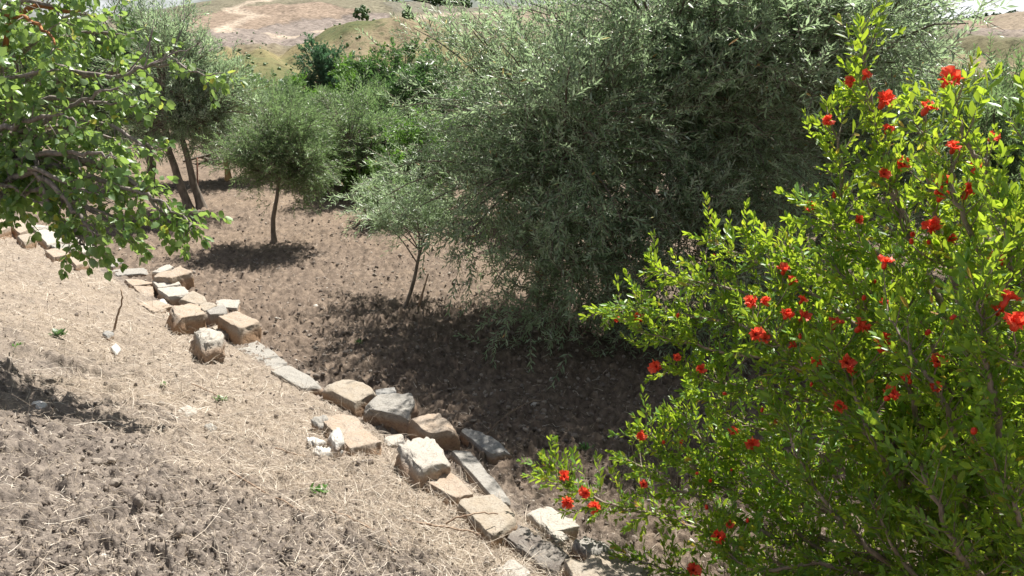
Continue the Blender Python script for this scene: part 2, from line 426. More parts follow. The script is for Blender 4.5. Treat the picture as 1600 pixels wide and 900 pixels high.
def ground_z(x, y):
    z = H(x, y)
    s = sdist(x, y); sm = strawmask(x, y)
    wob = .25 * (fbm(x * 9, y * 9, 2, 5) - .5)
    wx = (fbm(x * 14, y * 14, 3, 15) - .5) * .07; wy = (fbm(x * 14, y * 14, 3, 16) - .5) * .07
    x0, y0 = x, y; x = x + wx; y = y + wy
    d1, e1, i1 = worley(x * 12 + wob, y * 12 + wob, 1)
    d2, e2, i2 = worley(x * 28 + wob, y * 28, 2)
    d3, e3, i3 = worley(x * 62, y * 62, 3); x, y = x0, y0
    clod = .040 * np.clip(1 - d1 * 1.35, 0, 1) * i1 ** 1.5 + .020 * np.clip(1 - d2 * 1.25, 0, 1) * (.3 + i2) + .010 * np.clip(1 - d3 * 1.2, 0, 1) * (.3 + i3)
    amp = np.where(s > 0, 1.45 - 1.05 * sm, 1.45)
    patch = .55 + .9 * fbm(x * 1.3, y * 1.3, 2, 9)
    hol = -.055 * sstep(.60, .78, fbm(x * 2.6, y * 2.6, 3, 55)) * sstep(0.7, 1.4, s)
    fad = 1 - sstep(16, 30, np.hypot(x, y))
    rg = (np.abs(fbm(x * 12, y * 12, 5, 91, .7) - .5) * -.095 + (fbm(x * 40, y * 40, 3, 93, .7) - .5) * .046) * (1 - .45 * sm) * fad
    z = z + clod * amp * patch * fad + hol + rg + .05 * (fbm(x * 1.8, y * 1.8, 3, 12) - .5)
    return z
phi = np.linspace(math.atan(2.6 / 2.1), math.atan(2.6 / 34.0), 425)
# even steps in depression angle close by, then thinning out
rad = np.concatenate([[.5, .9, 1.3, 1.6, 1.85], 2.6 / np.tan(phi) * 1.0, [40.0]])
ground = polar('ground', az_array(math.radians(42), 570, 40), rad, M['soil'], True,
               lambda x, y: {'straw': strawmask(x, y), 'field': sstep(.1, -.4, sdist(x, y))}, lambda x, y: np.where(np.hypot(x, y) > 39.9, H(x, y), ground_z(x, y)))

PAL = np.array([(.165, .14, .122), (.185, .155, .135), (.205, .165, .122), (.155, .14, .098), (.215, .165, .125), (.14, .13, .10)])
def hill_attrs(x, y):
    r = np.hypot(x, y)
    wx = x + 40 * (fbm(x / 90, y / 90, 3, 61) - .5); wy = y + 60 * (fbm(x / 90, y / 90, 3, 62) - .5)
    d, e, idv = worley(wx / 95, wy / 150, 63)
    tint = PAL[np.clip((idv * len(PAL)).astype(int), 0, len(PAL) - 1)]
    edge = sstep(.06, .0, e - d)
    tint = tint * (1 - .25 * edge[:, None])
    # grassy knolls nearer than the ploughed fields
    kn = sstep(330, 285, r)
    gold = np.array([.22, .185, .095]); olive = np.array([.105, .115, .05]); tan = np.array([.215, .175, .11])
    a = fbm(x / 22, y / 22, 4, 64)[:, None]; b = fbm(x / 45, y / 45, 3, 65)[:, None]
    g = gold * (1 - sstep(.4, .62, a)) + olive * sstep(.4, .62, a)
    g = g * (1 - sstep(.48, .6, b)) + tan * sstep(.48, .6, b)
    tint = tint * (1 - kn[:, None]) + g * kn[:, None]
    # pale dirt tracks
    for pts, w in ((np.array([(-150, 420), (-172, 470), (-165, 530), (-200, 570), (-178, 640), (-190, 720)]), 5), (np.array([(-120, 400), (-70, 480), (-60, 560), (10, 640)]), 4)):
        dd = np.full(len(x), 1e9)
        for i in range(len(pts) - 1):
            p, q = pts[i], pts[i + 1]; v = q - p
            t = np.clip(((x - p[0]) * v[0] + (y - p[1]) * v[1]) / (v @ v), 0, 1)
            dd = np.minimum(dd, np.hypot(x - p[0] - t * v[0], y - p[1] - t * v[1]))
        m_ = sstep(w * 1.6, w * .6, dd)[:, None]
        tint = tint * (1 - m_) + np.array([.34, .28, .22]) * m_
    scrub = np.clip(kn * .8 + .5 * sstep(.55, .65, fbm(x / 60, y / 60, 3, 66)), 0, 1)
    return {'tint': tint, 'scrub': scrub}
hr = np.concatenate([[40.0], np.geomspace(46, 1900, 240)])
hills = polar('hills', az_array(math.radians(42), 430, 40), hr, M['hill'], False, hill_attrs, H)

# ------------------------------------------------------------------ clods and straw
def ico(sub=0, jit=.18, seed=0):
    bm = bmesh.new(); bmesh.ops.create_icosphere(bm, subdivisions=sub + 1, radius=1)
    rs = np.random.default_rng(seed); V = np.array([v.co[:] for v in bm.verts]); F = [tuple(v.index for v in f.verts) for f in bm.faces]; bm.free()
    V *= (1 + rs.normal(0, jit, (len(V), 1))); V[:, 2] *= .72
    return V, F
def rand_rot(n):
    D = norm(rng.normal(size=(n, 3))); return frames(D, norm(rng.normal(size=(n, 3))))
def sample_ground(n, rmin=2.3, rmax=16, az=42, bias=1.0, cond=None):
    X = []; Y = []
    got = 0
    while got < n:
        a = rng.uniform(-math.radians(az), math.radians(az), n * 2)
        u = rng.uniform(0, 1, n * 2)
        r = rmin * (rmax / rmin) ** (u ** bias)
        x = r * np.sin(a); y = r * np.cos(a)
        if cond is not None:
            k = rng.uniform(0, 1, n * 2) < cond(x, y); x = x[k]; y = y[k]
        X.append(x); Y.append(y); got += len(x)
    return np.concatenate(X)[:n], np.concatenate(Y)[:n]
parts = []; rn = []
for sub, n_, s0, s1, sd_ in ((1, 350, .010, .026, 1), (1, 350, .010, .024, 2), (0, 5500, .004, .014, 3), (0, 5500, .004, .012, 4), (0, 8000, .006, .024, 5)):
    V, F = ico(sub, .2 if sub else .26, sd_)
    x, y = sample_ground(n_, 4, 15, cond=lambda x, y: (sdist(x, y) < -.1) * (.15 + fbm(x * 1.4, y * 1.4, 3, 89))) if sd_ == 5 else sample_ground(n_, 2.3, 13, cond=lambda x, y: .10 + .9 * (1 - strawmask(x, y)) * (.25 + fbm(x * 1.7, y * 1.7, 2, 88)))
    sz = s0 + (s1 - s0) * rng.uniform(0, 1, n_) ** 2.2
    P = np.stack([x, y, ground_z(x, y) + sz * (.02 if sd_ in (1, 2, 5) else .2)], -1)
    S = sz[:, None] * rng.uniform(.75, 1.3, (n_, 3))
    parts.append(stamp(V, F, P, rand_rot(n_), S)); rn.append(np.repeat(rng.uniform(0, 1, n_), len(V)))
V, l_, s_ = merge(parts)
props(link('soil_clods', mesh_np('soil_clods', V, l_, s_, M['clod'], {'rnd': np.concatenate(rn)})),
      'loose dry clods of tilled earth scattered over the bank and field', 'soil', kind='stuff')
def blade_template(segs=3, curve=.25, w=.5, seed=0):
    rs = np.random.default_rng(seed); V = []; F = []
    for i in range(segs + 1):
        t = i / segs; ww = w * (1 - .7 * t)
        y = curve * t * t; z = .12 * math.sin(t * 2.6) * rs.uniform(.3, 1)
        V += [(t, y - ww, z), (t, y + ww, z)]
        if i: a = 2 * (i - 1); F.append((a, a + 2, a + 3, a + 1))
    return np.array(V), F
parts = []; rn = []
for n_, cond, l0, l1, rm, sd_ in ((26000, lambda x, y: (sdist(x, y) > -.15) * strawmask(x, y) ** 1.4, .03, .13, 12, 1),
                             (2000, lambda x, y: (sdist(x, y) > 0) * (.05 + .4 * strawmask(x, y)), .05, .30, 9, 2),
                             (15000, lambda x, y: (sdist(x, y) < 0) * (.15 + strawmask(x, y)), .02, .085, 16, 3),
                             (11000, lambda x, y: (sdist(x, y) > .3) * (1 - .9 * strawmask(x, y)), .010, .045, 6, 4)):
    V, F = blade_template(3 if sd_ == 2 else 2, (.12, .35, .2, .1)[sd_ - 1], .5, sd_)
    V[:, 1] = np.where(True, V[:, 1], 0)
    x, y = sample_ground(n_, 2.3, rm, cond=cond)
    ln = l0 + (l1 - l0) * rng.uniform(0, 1, n_) ** 2
    a = rng.uniform(0, 2 * np.pi, n_); tilt = np.abs(rng.normal(0, .22, n_))
    up = rng.uniform(0, 1, n_) < .09; tilt[up] = rng.uniform(.6, 1.35, up.sum())
    D = np.stack([np.cos(a) * np.cos(tilt), np.sin(a) * np.cos(tilt), np.sin(tilt)], -1)
    gx = (H(x + .05, y) - H(x - .05, y)) / .1; gy = (H(x, y + .05) - H(x, y - .05)) / .1
    D[:, 2] += D[:, 0] * gx + D[:, 1] * gy
    P = np.stack([x, y, ground_z(x, y) + rng.uniform(.002, .022, n_)], -1)
    dist = np.hypot(x, y)
    w = rng.uniform(.0007, .0017, n_) * (1 + .12 * np.maximum(dist - 4, 0))
    # template width is in y: scale separately (curve baked as y too, so keep modest)
    S = np.stack([ln, np.full(n_, 1.0), ln], -1)
    TV = V.copy(); cy = TV[:, 1].copy()
    side = np.tile([-1, 1], len(V) // 2); cen = cy - side * np.abs(cy - np.repeat((cy[0::2] + cy[1::2]) / 2, 2))
    wid = np.abs(cy - np.repeat((cy[0::2] + cy[1::2]) / 2, 2))
    cen = np.repeat((cy[0::2] + cy[1::2]) / 2, 2)
    R = frames(D, None, rng.uniform(-.9, .9, n_))
    sg = rng.choice([-1, 1], n_)
    loc = np.stack([TV[None, :, 0] * ln[:, None], cen[None] * ln[:, None] * sg[:, None] * rng.uniform(.2, 1.2, n_)[:, None] + (side * wid)[None] * 2 * w[:, None], TV[None, :, 2] * ln[:, None]], -1)
    VV = np.einsum('nij,nkj->nki', R, loc) + P[:, None]
    lo, st = faces_flat(F)
    parts.append((VV.reshape(-1, 3), (lo[None] + (np.arange(n_) * len(V))[:, None]).ravel(), (st[None] + (np.arange(n_) * len(lo))[:, None]).ravel()))
    rn.append(np.repeat(rng.uniform(0, 1, n_), len(V)))
V, l_, s_ = merge(parts)
props(link('dry_grass', mesh_np('dry_grass', V, l_, s_, M['straw'], {'rnd': np.concatenate(rn)})),
      'dry cut straw and grass stalks lying over the bank and field', 'dry grass', kind='stuff')

# ------------------------------------------------------------------ leaves
LEAF_N = (np.array([(0, 0, 0), (.42, .115, .02), (1, 0, -.06), (.42, -.115, .02)]), [(0, 2, 1), (0, 3, 2)])      # narrow
LEAF_W = (np.array([(0, 0, 0), (.42, .22, .02), (1, 0, -.06), (.42, -.22, .02)]), [(0, 2, 1), (0, 3, 2)])
LEAF_P = (np.array([(0, 0, 0), (.22, .13, .03), (.58, .185, .03), (.86, .10, -.01), (1, 0, -.07), (.86, -.10, -.01), (.58, -.185, .03), (.22, -.13, .03), (.3, 0, -.01), (.7, 0, -.02)]),
          [(0, 8, 1), (0, 7, 8), (8, 9, 2, 1), (8, 7, 6, 9), (9, 4, 3, 2), (9, 6, 5, 4)])
LEAF_Q = (np.array([(0, 0, 0), (.34, .16, .03), (.76, .15, .01), (1, 0, -.07), (.76, -.15, .01), (.34, -.16, .03)]), [(0, 3, 2, 1), (0, 5, 4, 3)])
LEAF_B = (np.array([(0, 0, .02), (-.02, .24, .06), (.30, .42, .07), (.68, .32, .02), (1.03, 0, -.12), (.68, -.32, .02), (.30, -.42, .07), (-.02, -.24, .06)]), [(0, 4, 3, 2, 1), (0, 7, 6, 5, 4)])
LEAF_A = (np.array([(0, 0, 0), (-.03, .2, .05), (.18, .37, .07), (.45, .42, .06), (.70, .30, .02), (.86, .13, -.04), (1.03, 0, -.12),
                    (.86, -.13, -.04), (.70, -.30, .02), (.45, -.42, .06), (.18, -.37, .07), (-.03, -.2, .05), (.28, 0, 0), (.62, 0, -.02)]),
          [(0, 12, 2, 1), (0, 11, 10, 12), (12, 13, 4, 3, 2), (12, 10, 9, 8, 13), (13, 6, 5, 4), (13, 8, 7, 6)])
def twig_template(seed, length, pairs, lmin, lmax, ang, spread=1.0, droop=.1, tuft=0):
    rs = np.random.default_rng(seed)
    P, D, U, S = [], [], [], []
    for i in range(pairs):
        x = length * (i + .6) / pairs
        z = -droop * (x / length) ** 2 * length
        ph = (i % 2) * np.pi / 2 + rs.normal(0, .35)
        for k in (0, np.pi):
            a = ang * rs.uniform(.7, 1.25) * (1 - .35 * (i / pairs))
            d = np.array([math.cos(a), math.sin(a) * math.cos(ph + k), math.sin(a) * math.sin(ph + k) * spread])
            P.append((x, 0, z)); D.append(d)
            u = np.array([-d[0] * .3, 0, 1.0]) + rs.normal(0, .35, 3); U.append(u)
            S.append(rs.uniform(lmin, lmax) * (1 - .25 * (i / pairs) ** 3))
    for k in range(tuft):
        a = rs.uniform(.15, .8); ph = rs.uniform(0, 6.28)
        d = np.array([math.cos(a), math.sin(a) * math.cos(ph), math.sin(a) * math.sin(ph)])
        P.append((length, 0, -droop * length)); D.append(d); U.append(rs.normal(0, .6, 3) + (0, 0, 1)); S.append(rs.uniform(lmin, lmax) * .8)
    P = np.array(P); R = frames(np.array(D), norm(np.array(U)), rs.normal(0, .4, len(D)))
    return P, R, np.array(S)
def compose(TP, TR, TS, LP, LR, LS):
    P = TP[:, None] + TS[:, None, None] * np.einsum('nij,kj->nki', TR, LP)
    R = np.einsum('nij,kjl->nkil', TR, LR)
    S = TS[:, None] * LS[None]
    return P.reshape(-1, 3), R.reshape(-1, 3, 3), S.ravel()
def twig_leaves(TP, TR, TS, temps):
    Ps, Rs, Ss = [], [], []
    pick = rng.integers(0, len(temps), len(TP))
    for k, (a, b, c) in enumerate(temps):
        m = pick == k
        if m.any():
            p, r, s = compose(TP[m], TR[m], TS[m], a, b, c); Ps.append(p); Rs.append(r); Ss.append(s)
    return np.concatenate(Ps), np.concatenate(Rs), np.concatenate(Ss)
STEM = (np.array([(0, .5, 0), (0, -.25, .43), (0, -.25, -.43), (1, .2, 0), (1, -.1, .17), (1, -.1, -.17)]), [(0, 1, 4, 3), (1, 2, 5, 4), (2, 0, 3, 5)])
OT = [twig_template(i, .24, 9, .040, .066, .85, droop=.2) for i in range(5)]
OT_FAR = [twig_template(i + 20, .30, 6, .075, .115, .8, droop=.12) for i in range(4)]
BT_FAR = [twig_template(i + 40, .22, 6, .07, .10, .9, droop=.1, tuft=3) for i in range(4)]

def make_tree(name, label, cat, base, trunk, lobes, nb, tw, temps, leaf, lmat, tscale=1.0, group=None, droop=0.0, up=.3, rad=.06, bark='bark', tlen=.24, jit=.06, rstem=.0035, trunks=None, spread=.5):
    """trunk: list of points relative to base; lobes: (centre rel, radii, weight)"""
    base = np.asarray(base, float); base[2] = hgt(base[0], base[1]) - .03 if len(base) > 2 else 0
    root = empty(name, base, label, cat, group)
    polys = []
    trunk_list = trunks or [trunk]
    tops = []
    for tr_ in trunk_list:
        pts = smooth_line([np.array(p, float) for p in tr_], 4)
        pts[1:-1] += rng.normal(0, rad * .12, pts[1:-1].shape)
        r_ = rad * (1 - .45 * np.linspace(0, 1, len(pts))); r_[0] *= 1.5; r_[1] *= 1.15
        polys.append((pts, r_)); tops.append(pts[-1])
    tv = tubes(polys, 9)
    tr_o = link('trunk', mesh_np('trunk', *tv, M[bark], None, True), root)
    wsum = sum(l[2] for l in lobes); bp = []; TP = []; TD = []
    for c, r, w in lobes:
        c = np.array(c, float); r = np.array(r, float); n_ = max(3, int(nb * w / wsum))
        top = min(tops, key=lambda q: np.linalg.norm(q - c))
        mid = top * .45 + c * .55 + rng.normal(0, .1, 3) * r
        limb = bez(top, (top + mid) / 2 + np.array([0, 0, .12]), mid, 5)
        bp.append((limb, rad * np.array([.55, .48, .42, .36, .3])))
        for _ in range(n_):
            d = norm(rng.normal(size=3)); rr = rng.uniform(.25, 1) ** .38
            tgt = c + d * r * rr
            ht = tgt[2] + base[2] - hgt(base[0] + tgt[0], base[1] + tgt[1])
            if ht < .08: tgt[2] += .08 - ht
            st_ = limb[rng.integers(2, 5)]
            ctl = (st_ + tgt) / 2 + np.array([0, 0, .22 * np.linalg.norm(tgt - st_)]) + rng.normal(0, .07, 3)
            br = bez(st_, ctl, tgt, 6)
            bp.append((br, np.linspace(rad * .22, max(rad * .05, .002), 6)))
            n2 = tw
            t = rng.uniform(.28, 1.0, n2) ** .8
            idx = t * 5; i0 = np.minimum(idx.astype(int), 4); f = (idx - i0)[:, None]
            p = br[i0] * (1 - f) + br[i0 + 1] * f
            bd = norm(br[i0 + 1] - br[i0]); outw = norm(p - c)
            dirs = norm(.55 * bd + spread * outw + .75 * norm(rng.normal(size=(n2, 3))) + np.array([0, 0, up - droop]))
            TP.append(p + rng.normal(0, jit, p.shape)); TD.append(dirs)
    TP = np.concatenate(TP); TD = np.concatenate(TD)
    gz = H(base[0] + TP[:, 0], base[1] + TP[:, 1]) - base[2] + .06
    TP[:, 2] = np.maximum(TP[:, 2], gz)
    TD[:, 2] = np.where(TP[:, 2] < gz + .12, np.abs(TD[:, 2]) * .5, TD[:, 2]); TD = norm(TD)
    TS = rng.uniform(.7, 1.25, len(TP)) * tscale
    TR = frames(TD, None, rng.uniform(-.6, .6, len(TP)))
    bt = tubes(bp, 5)
    link('branches', mesh_np('branches', *bt, M[bark], None, True), tr_o)
    P, R, S = twig_leaves(TP, TR, TS, temps)
    V, l_, s_ = stamp(leaf[0], leaf[1], P, R, S)
    SV = stamp(STEM[0], STEM[1], TP, TR, np.stack([TS * tlen, np.full(len(TS), rstem * 2), np.full(len(TS), rstem * 2)], -1))
    o = link('crown', mesh_np('crown', V, l_, s_, M[lmat], {'rnd': np.repeat(np.clip(rng.normal(.5, .22, len(P)), 0, 1) * .985 + .015 * (rng.uniform(0, 1, len(P)) > .5), len(leaf[0]))}), root)
    o['kind'] = 'stuff'
    s2 = link('twigs', mesh_np('twigs', *SV, M[bark]), tr_o); s2['kind'] = 'stuff'
    return root
OG = 'large olive trees on the right'
make_tree('olive_tree', 'large spreading silver green olive tree at the centre with foliage down to the ground', 'olive tree', (1.05, 7.55, 0),
    None, [((0, -.2, 2.35), (1.5, 1.4, 1.05), 4), ((-1.3, -.1, 2.1), (.95, 1.0, 1.0), 2.6), ((-1.5, -.5, 1.2), (.85, .85, .75), 1.8), ((-.3, -1.25, 1.6), (1.1, .8, .95), 2.8), ((1.2, -.9, 1.7), (.9, .8, 1.0), 2.2),
           ((-.55, -1.35, .72), (.85, .8, .6), 1.7), ((.5, -1.35, .85), (1.0, .75, .7), 2.2), ((1.2, -.3, 2.5), (1.0, 1.0, .8), 2.0), ((-.8, .4, 2.7), (1.1, 1.0, .6), 1.5), ((.4, -.8, 2.7), (1.1, .8, .55), 1.6),
           ((-.25, -1.6, .42), (.95, .55, .38), 1.2), ((.75, -1.6, .45), (.75, .5, .42), .9), ((-.6, -1.3, 2.2), (.9, .7, .6), 1.7), ((.7, -1.25, 2.4), (.9, .7, .7), 1.6), ((.3, -1.2, 3.05), (1.0, .8, .55), 1.7), ((1.1, -.9, 3.2), (1.0, .8, .6), 1.7), ((-1.1, -1.0, .5), (.6, .6, .42), .6), ((1.3, -1.2, .7), (.8, .6, .6), 1.2)],
    300, 34, OT, LEAF_N, 'olive', group=OG, jit=.15, rad=.07, droop=.15, up=.35, tscale=1.12,
    trunks=[[(0, 0, 0), (.05, -.05, .5), (.25, -.15, 1.1), (.45, -.1, 1.7)], [(.05, 0, 0), (-.12, 0, .6), (-.45, -.1, 1.2)], [(.02, .03, 0), (.5, .1, .6), (.9, .1, 1.3)]])
make_tree('olive_tree', 'tall olive tree with dark lower branches behind the flowering pomegranate bush', 'olive tree', (3.45, 8.7, 0),
    None, [((-.2, 0, 2.3), (1.15, 1.3, 1.15), 4), ((-.9, -.8, 1.9), (1.0, .8, .9), 1.8), ((.5, -.5, 1.7), (.7, .8, .8), 1.6), ((-.2, -.9, 2.6), (.9, .7, .8), 2), ((.6, .3, 2.2), (.6, .8, .8), 1.2), ((-.7, -.6, 3.1), (1.0, .9, .7), 2), ((.1, -.4, 3.2), (.8, .9, .55), 1.2), ((0, -1.2, .9), (1.3, .5, .6), 1.5),
           ((.9, -.9, .8), (.8, .6, .55), .8), ((-1.5, -2.7, 2.85), (.95, .8, .6), 1.8), ((-.75, -2.8, 2.95), (.75, .85, .6), 1.6), ((-.6, -1.9, 2.6), (.8, .8, .7), 1.4)],
    205, 32, OT, LEAF_N, 'olive', tscale=1.25, group=OG, jit=.15, rad=.085, up=.35,
    trunks=[[(0, 0, 0), (-.1, -.1, .6), (-.35, -.3, 1.3)], [(.05, 0, 0), (.3, -.1, .7), (.6, -.2, 1.5)]])
make_tree('olive_tree', 'pale olive tree at the right edge with wispy upright shoots', 'olive tree', (5.9, 8.6, 0),
    None, [((.1, 0, 1.55), (1.35, 1.2, .85), 3.4), ((-1.0, -.5, 1.45), (.85, .8, .85), 2.4), ((.9, -.6, 1.85), (1.0, .8, .8), 2), ((-.2, -.8, .9), (1.2, .6, .55), 1.2)],
    130, 30, OT, LEAF_N, 'olive_far', tscale=1.25, group=OG, jit=.15, rad=.07, up=.5,
    trunks=[[(0, 0, 0), (-.1, -.1, .5), (-.3, -.2, 1.1)], [(.05, 0, 0), (.3, -.1, .6), (.5, -.1, 1.2)]])
YG = 'olive trees standing in the tilled field'
p = hit(428, 380)
make_tree('olive_tree', 'small round young olive tree with a single bare trunk in the middle of the field', 'olive tree', p,
    [(0, 0, 0), (.02, 0, .35), (.09, 0, .62), (.13, .05, .85)], [((.25, .1, 1.3), (.62, .6, .48), 3.4), ((-.30, 0, 1.12), (.36, .4, .30), 1.3), ((.62, 0, 1.05), (.42, .4, .34), 1.5), ((.0, 0, 1.58), (.38, .4, .32), 1.0), ((.42, .1, 1.62), (.26, .3, .22), .5), ((.25, -.1, .82), (.4, .3, .2), .5)],
    100, 17, OT, LEAF_N, 'olive_far', tscale=.9, group=YG, rad=.036, tlen=.22, droop=.1, jit=.09)
p = hit(300, 329)
make_tree('olive_tree', 'dark tall olive tree with two leaning trunks beside a thin rusty stake', 'olive tree', p,
    None, [((-.1, .2, 2.1), (1.0, .8, 1.0), 4), ((.7, .1, 1.7), (.65, .5, .75), 2), ((-.5, .1, 1.45), (.6, .6, .6), 2), ((.3, .1, 1.5), (.5, .6, .62), 2), ((.0, .1, 2.85), (.5, .5, .35), 1)],
    170, 17, OT_FAR, LEAF_N, 'olive', tscale=.72, group=YG, rad=.07, tlen=.28,
    trunks=[[(-.03, 0, 0), (-.12, 0, .45), (-.22, 0, .95), (-.25, 0, 1.4)], [(.12, .1, 0), (.03, .1, .55), (-.05, .1, 1.2)]])
p = hit(357, 283)
make_tree('olive_tree', 'pale olive tree on a straight ochre trunk far down the field', 'olive tree', p,
    [(0, 0, 0), (0, 0, .4), (.0, 0, .75)], [((.05, .2, 1.45), (1.0, .7, .75), 4), ((-.35, 0, 1.1), (.5, .5, .4), 1.5), ((.5, .1, 1.05), (.5, .5, .45), 1.5)],
    95, 15, OT_FAR, LEAF_N, 'olive_far', tscale=.75, group=YG, rad=.06, bark='post', tlen=.28)
p = hit(232, 288)
make_tree('olive_tree', 'dark olive tree with a thick shaded trunk behind the apricot branches', 'olive tree', p,
    [(0, 0, 0), (.1, 0, .4), (.12, 0, .9)], [((-.2, .2, 2.1), (1.25, .9, 1.0), 4), ((-.9, 0, 1.5), (.8, .8, .8), 2), ((.4, 0, 1.35), (.6, .6, .55), 1.4), ((-.2, .2, 2.9), (.9, .8, .5), 1.2)],
    150, 16, OT_FAR, LEAF_N, 'dark', tscale=.85, group=YG, rad=.10, tlen=.28)
p = hit(55, 275)
make_tree('olive_tree', 'olive tree at the far left edge hidden behind the apricot leaves', 'olive tree', p,
    [(0, 0, 0), (.1, 0, .5), (.15, 0, 1.0)], [((0, .2, 2.0), (1.3, 1.0, 1.1), 4), ((-.9, 0, 1.5), (.9, .8, .8), 1.5), ((.9, 0, 1.5), (.8, .8, .75), 1.8)],
    130, 16, OT_FAR, LEAF_N, 'dark', tscale=.9, group=YG, rad=.10, tlen=.28)
p = at(568, 318, 1); p = hit(568, 318)
make_tree('olive_tree', 'upright grey green olive tree behind the small round one', 'olive tree', p,
    [(0, 0, 0), (.0, 0, .3), (-.05, 0, .6)], [((-.05, .2, 1.25), (.62, .6, .6), 4), ((-.35, .2, 1.5), (.45, .5, .4), 1.5), ((.3, .1, 1.0), (.4, .4, .5), 1.5), ((-.1, .1, .55), (.5, .4, .3), 1.2)],
    60, 14, OT_FAR, LEAF_N, 'olive_far', tscale=.68, group=YG, rad=.05, tlen=.28)
def gp(px, Y):
    x = (px - 800) / FPX / 1.03 * Y; return (x, Y, 0)
make_tree('shrub', 'bright green rounded shrub left of the large central olive', 'shrub', gp(648, 11.6),
    [(0, 0, 0), (0, 0, .25), (0, 0, .4)], [((0, 0, .95), (.62, .55, .55), 4), ((.3, 0, 1.25), (.4, .4, .35), 1.5), ((-.35, 0, .6), (.4, .4, .35), 1)],
    60, 14, BT_FAR, LEAF_W, 'bright', tscale=.62, rad=.035, tlen=.2)
make_tree('tree', 'dense dark green rounded tree between the ochre hill and the central olive', 'tree', gp(628, 19),
    [(0, 0, 0), (0, 0, .5), (0, 0, 1.0)], [((0, 0, 1.75), (1.15, 1.0, .85), 4), ((-.7, 0, 1.2), (.7, .7, .7), 1.5), ((.7, 0, 1.5), (.7, .7, .7), 1.5)],
    75, 16, BT_FAR, LEAF_W, 'dark', tscale=1.0, rad=.10, tlen=.2)
make_tree('tree', 'bluish green upright tree with two crown tips in front of the ochre hill', 'tree', gp(508, 24),
    [(0, 0, 0), (0, 0, .5), (0, 0, 1.0)], [((-.25, 0, 1.6), (.62, .7, .85), 3), ((.55, 0, 1.7), (.42, .6, .65), 1.7), ((.1, 0, .9), (1.1, .8, .7), 2), ((-.35, 0, 2.25), (.3, .3, .3), .7)],
    70, 15, BT_FAR, LEAF_W, 'teal', tscale=1.15, rad=.10, tlen=.2)
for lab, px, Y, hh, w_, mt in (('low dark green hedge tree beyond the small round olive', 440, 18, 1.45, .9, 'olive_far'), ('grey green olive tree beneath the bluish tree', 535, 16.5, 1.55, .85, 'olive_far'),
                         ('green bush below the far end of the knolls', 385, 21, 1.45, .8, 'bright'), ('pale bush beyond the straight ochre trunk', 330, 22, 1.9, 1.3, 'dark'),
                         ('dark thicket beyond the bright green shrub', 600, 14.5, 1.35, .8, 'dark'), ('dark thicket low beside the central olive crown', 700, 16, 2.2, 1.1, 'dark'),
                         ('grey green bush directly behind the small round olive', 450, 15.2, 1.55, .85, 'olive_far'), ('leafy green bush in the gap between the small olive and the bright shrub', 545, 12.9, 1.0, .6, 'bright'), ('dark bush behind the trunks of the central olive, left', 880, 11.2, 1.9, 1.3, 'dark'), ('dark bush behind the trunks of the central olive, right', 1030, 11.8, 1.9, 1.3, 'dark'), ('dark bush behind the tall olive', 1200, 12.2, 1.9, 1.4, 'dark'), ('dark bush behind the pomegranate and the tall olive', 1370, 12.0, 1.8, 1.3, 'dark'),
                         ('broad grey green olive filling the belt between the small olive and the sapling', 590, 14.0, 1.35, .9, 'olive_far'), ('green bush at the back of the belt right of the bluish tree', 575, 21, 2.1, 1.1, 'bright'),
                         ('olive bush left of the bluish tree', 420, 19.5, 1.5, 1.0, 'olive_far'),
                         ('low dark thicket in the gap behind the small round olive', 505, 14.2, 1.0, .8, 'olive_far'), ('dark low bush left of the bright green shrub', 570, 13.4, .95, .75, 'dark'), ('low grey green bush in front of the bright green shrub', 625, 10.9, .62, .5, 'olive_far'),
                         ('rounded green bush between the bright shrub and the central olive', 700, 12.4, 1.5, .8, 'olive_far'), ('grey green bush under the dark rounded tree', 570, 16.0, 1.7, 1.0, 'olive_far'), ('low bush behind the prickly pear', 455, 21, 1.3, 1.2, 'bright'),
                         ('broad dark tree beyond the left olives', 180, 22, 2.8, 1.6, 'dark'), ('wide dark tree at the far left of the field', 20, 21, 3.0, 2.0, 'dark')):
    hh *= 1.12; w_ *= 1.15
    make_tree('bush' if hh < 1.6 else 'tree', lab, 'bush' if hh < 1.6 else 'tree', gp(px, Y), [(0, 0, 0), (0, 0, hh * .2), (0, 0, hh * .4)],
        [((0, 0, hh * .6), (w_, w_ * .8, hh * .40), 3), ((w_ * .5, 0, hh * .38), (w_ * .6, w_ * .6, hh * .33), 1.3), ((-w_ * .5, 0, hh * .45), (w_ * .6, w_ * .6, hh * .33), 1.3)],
        int(46 * w_ + 8), 13, OT_FAR if mt == 'olive_far' else BT_FAR, LEAF_N if mt == 'olive_far' else LEAF_W, mt, tscale=.85 if w_ < 1 else 1.1, rad=.05, tlen=.28, group='bushes and trees along the far edge of the field')

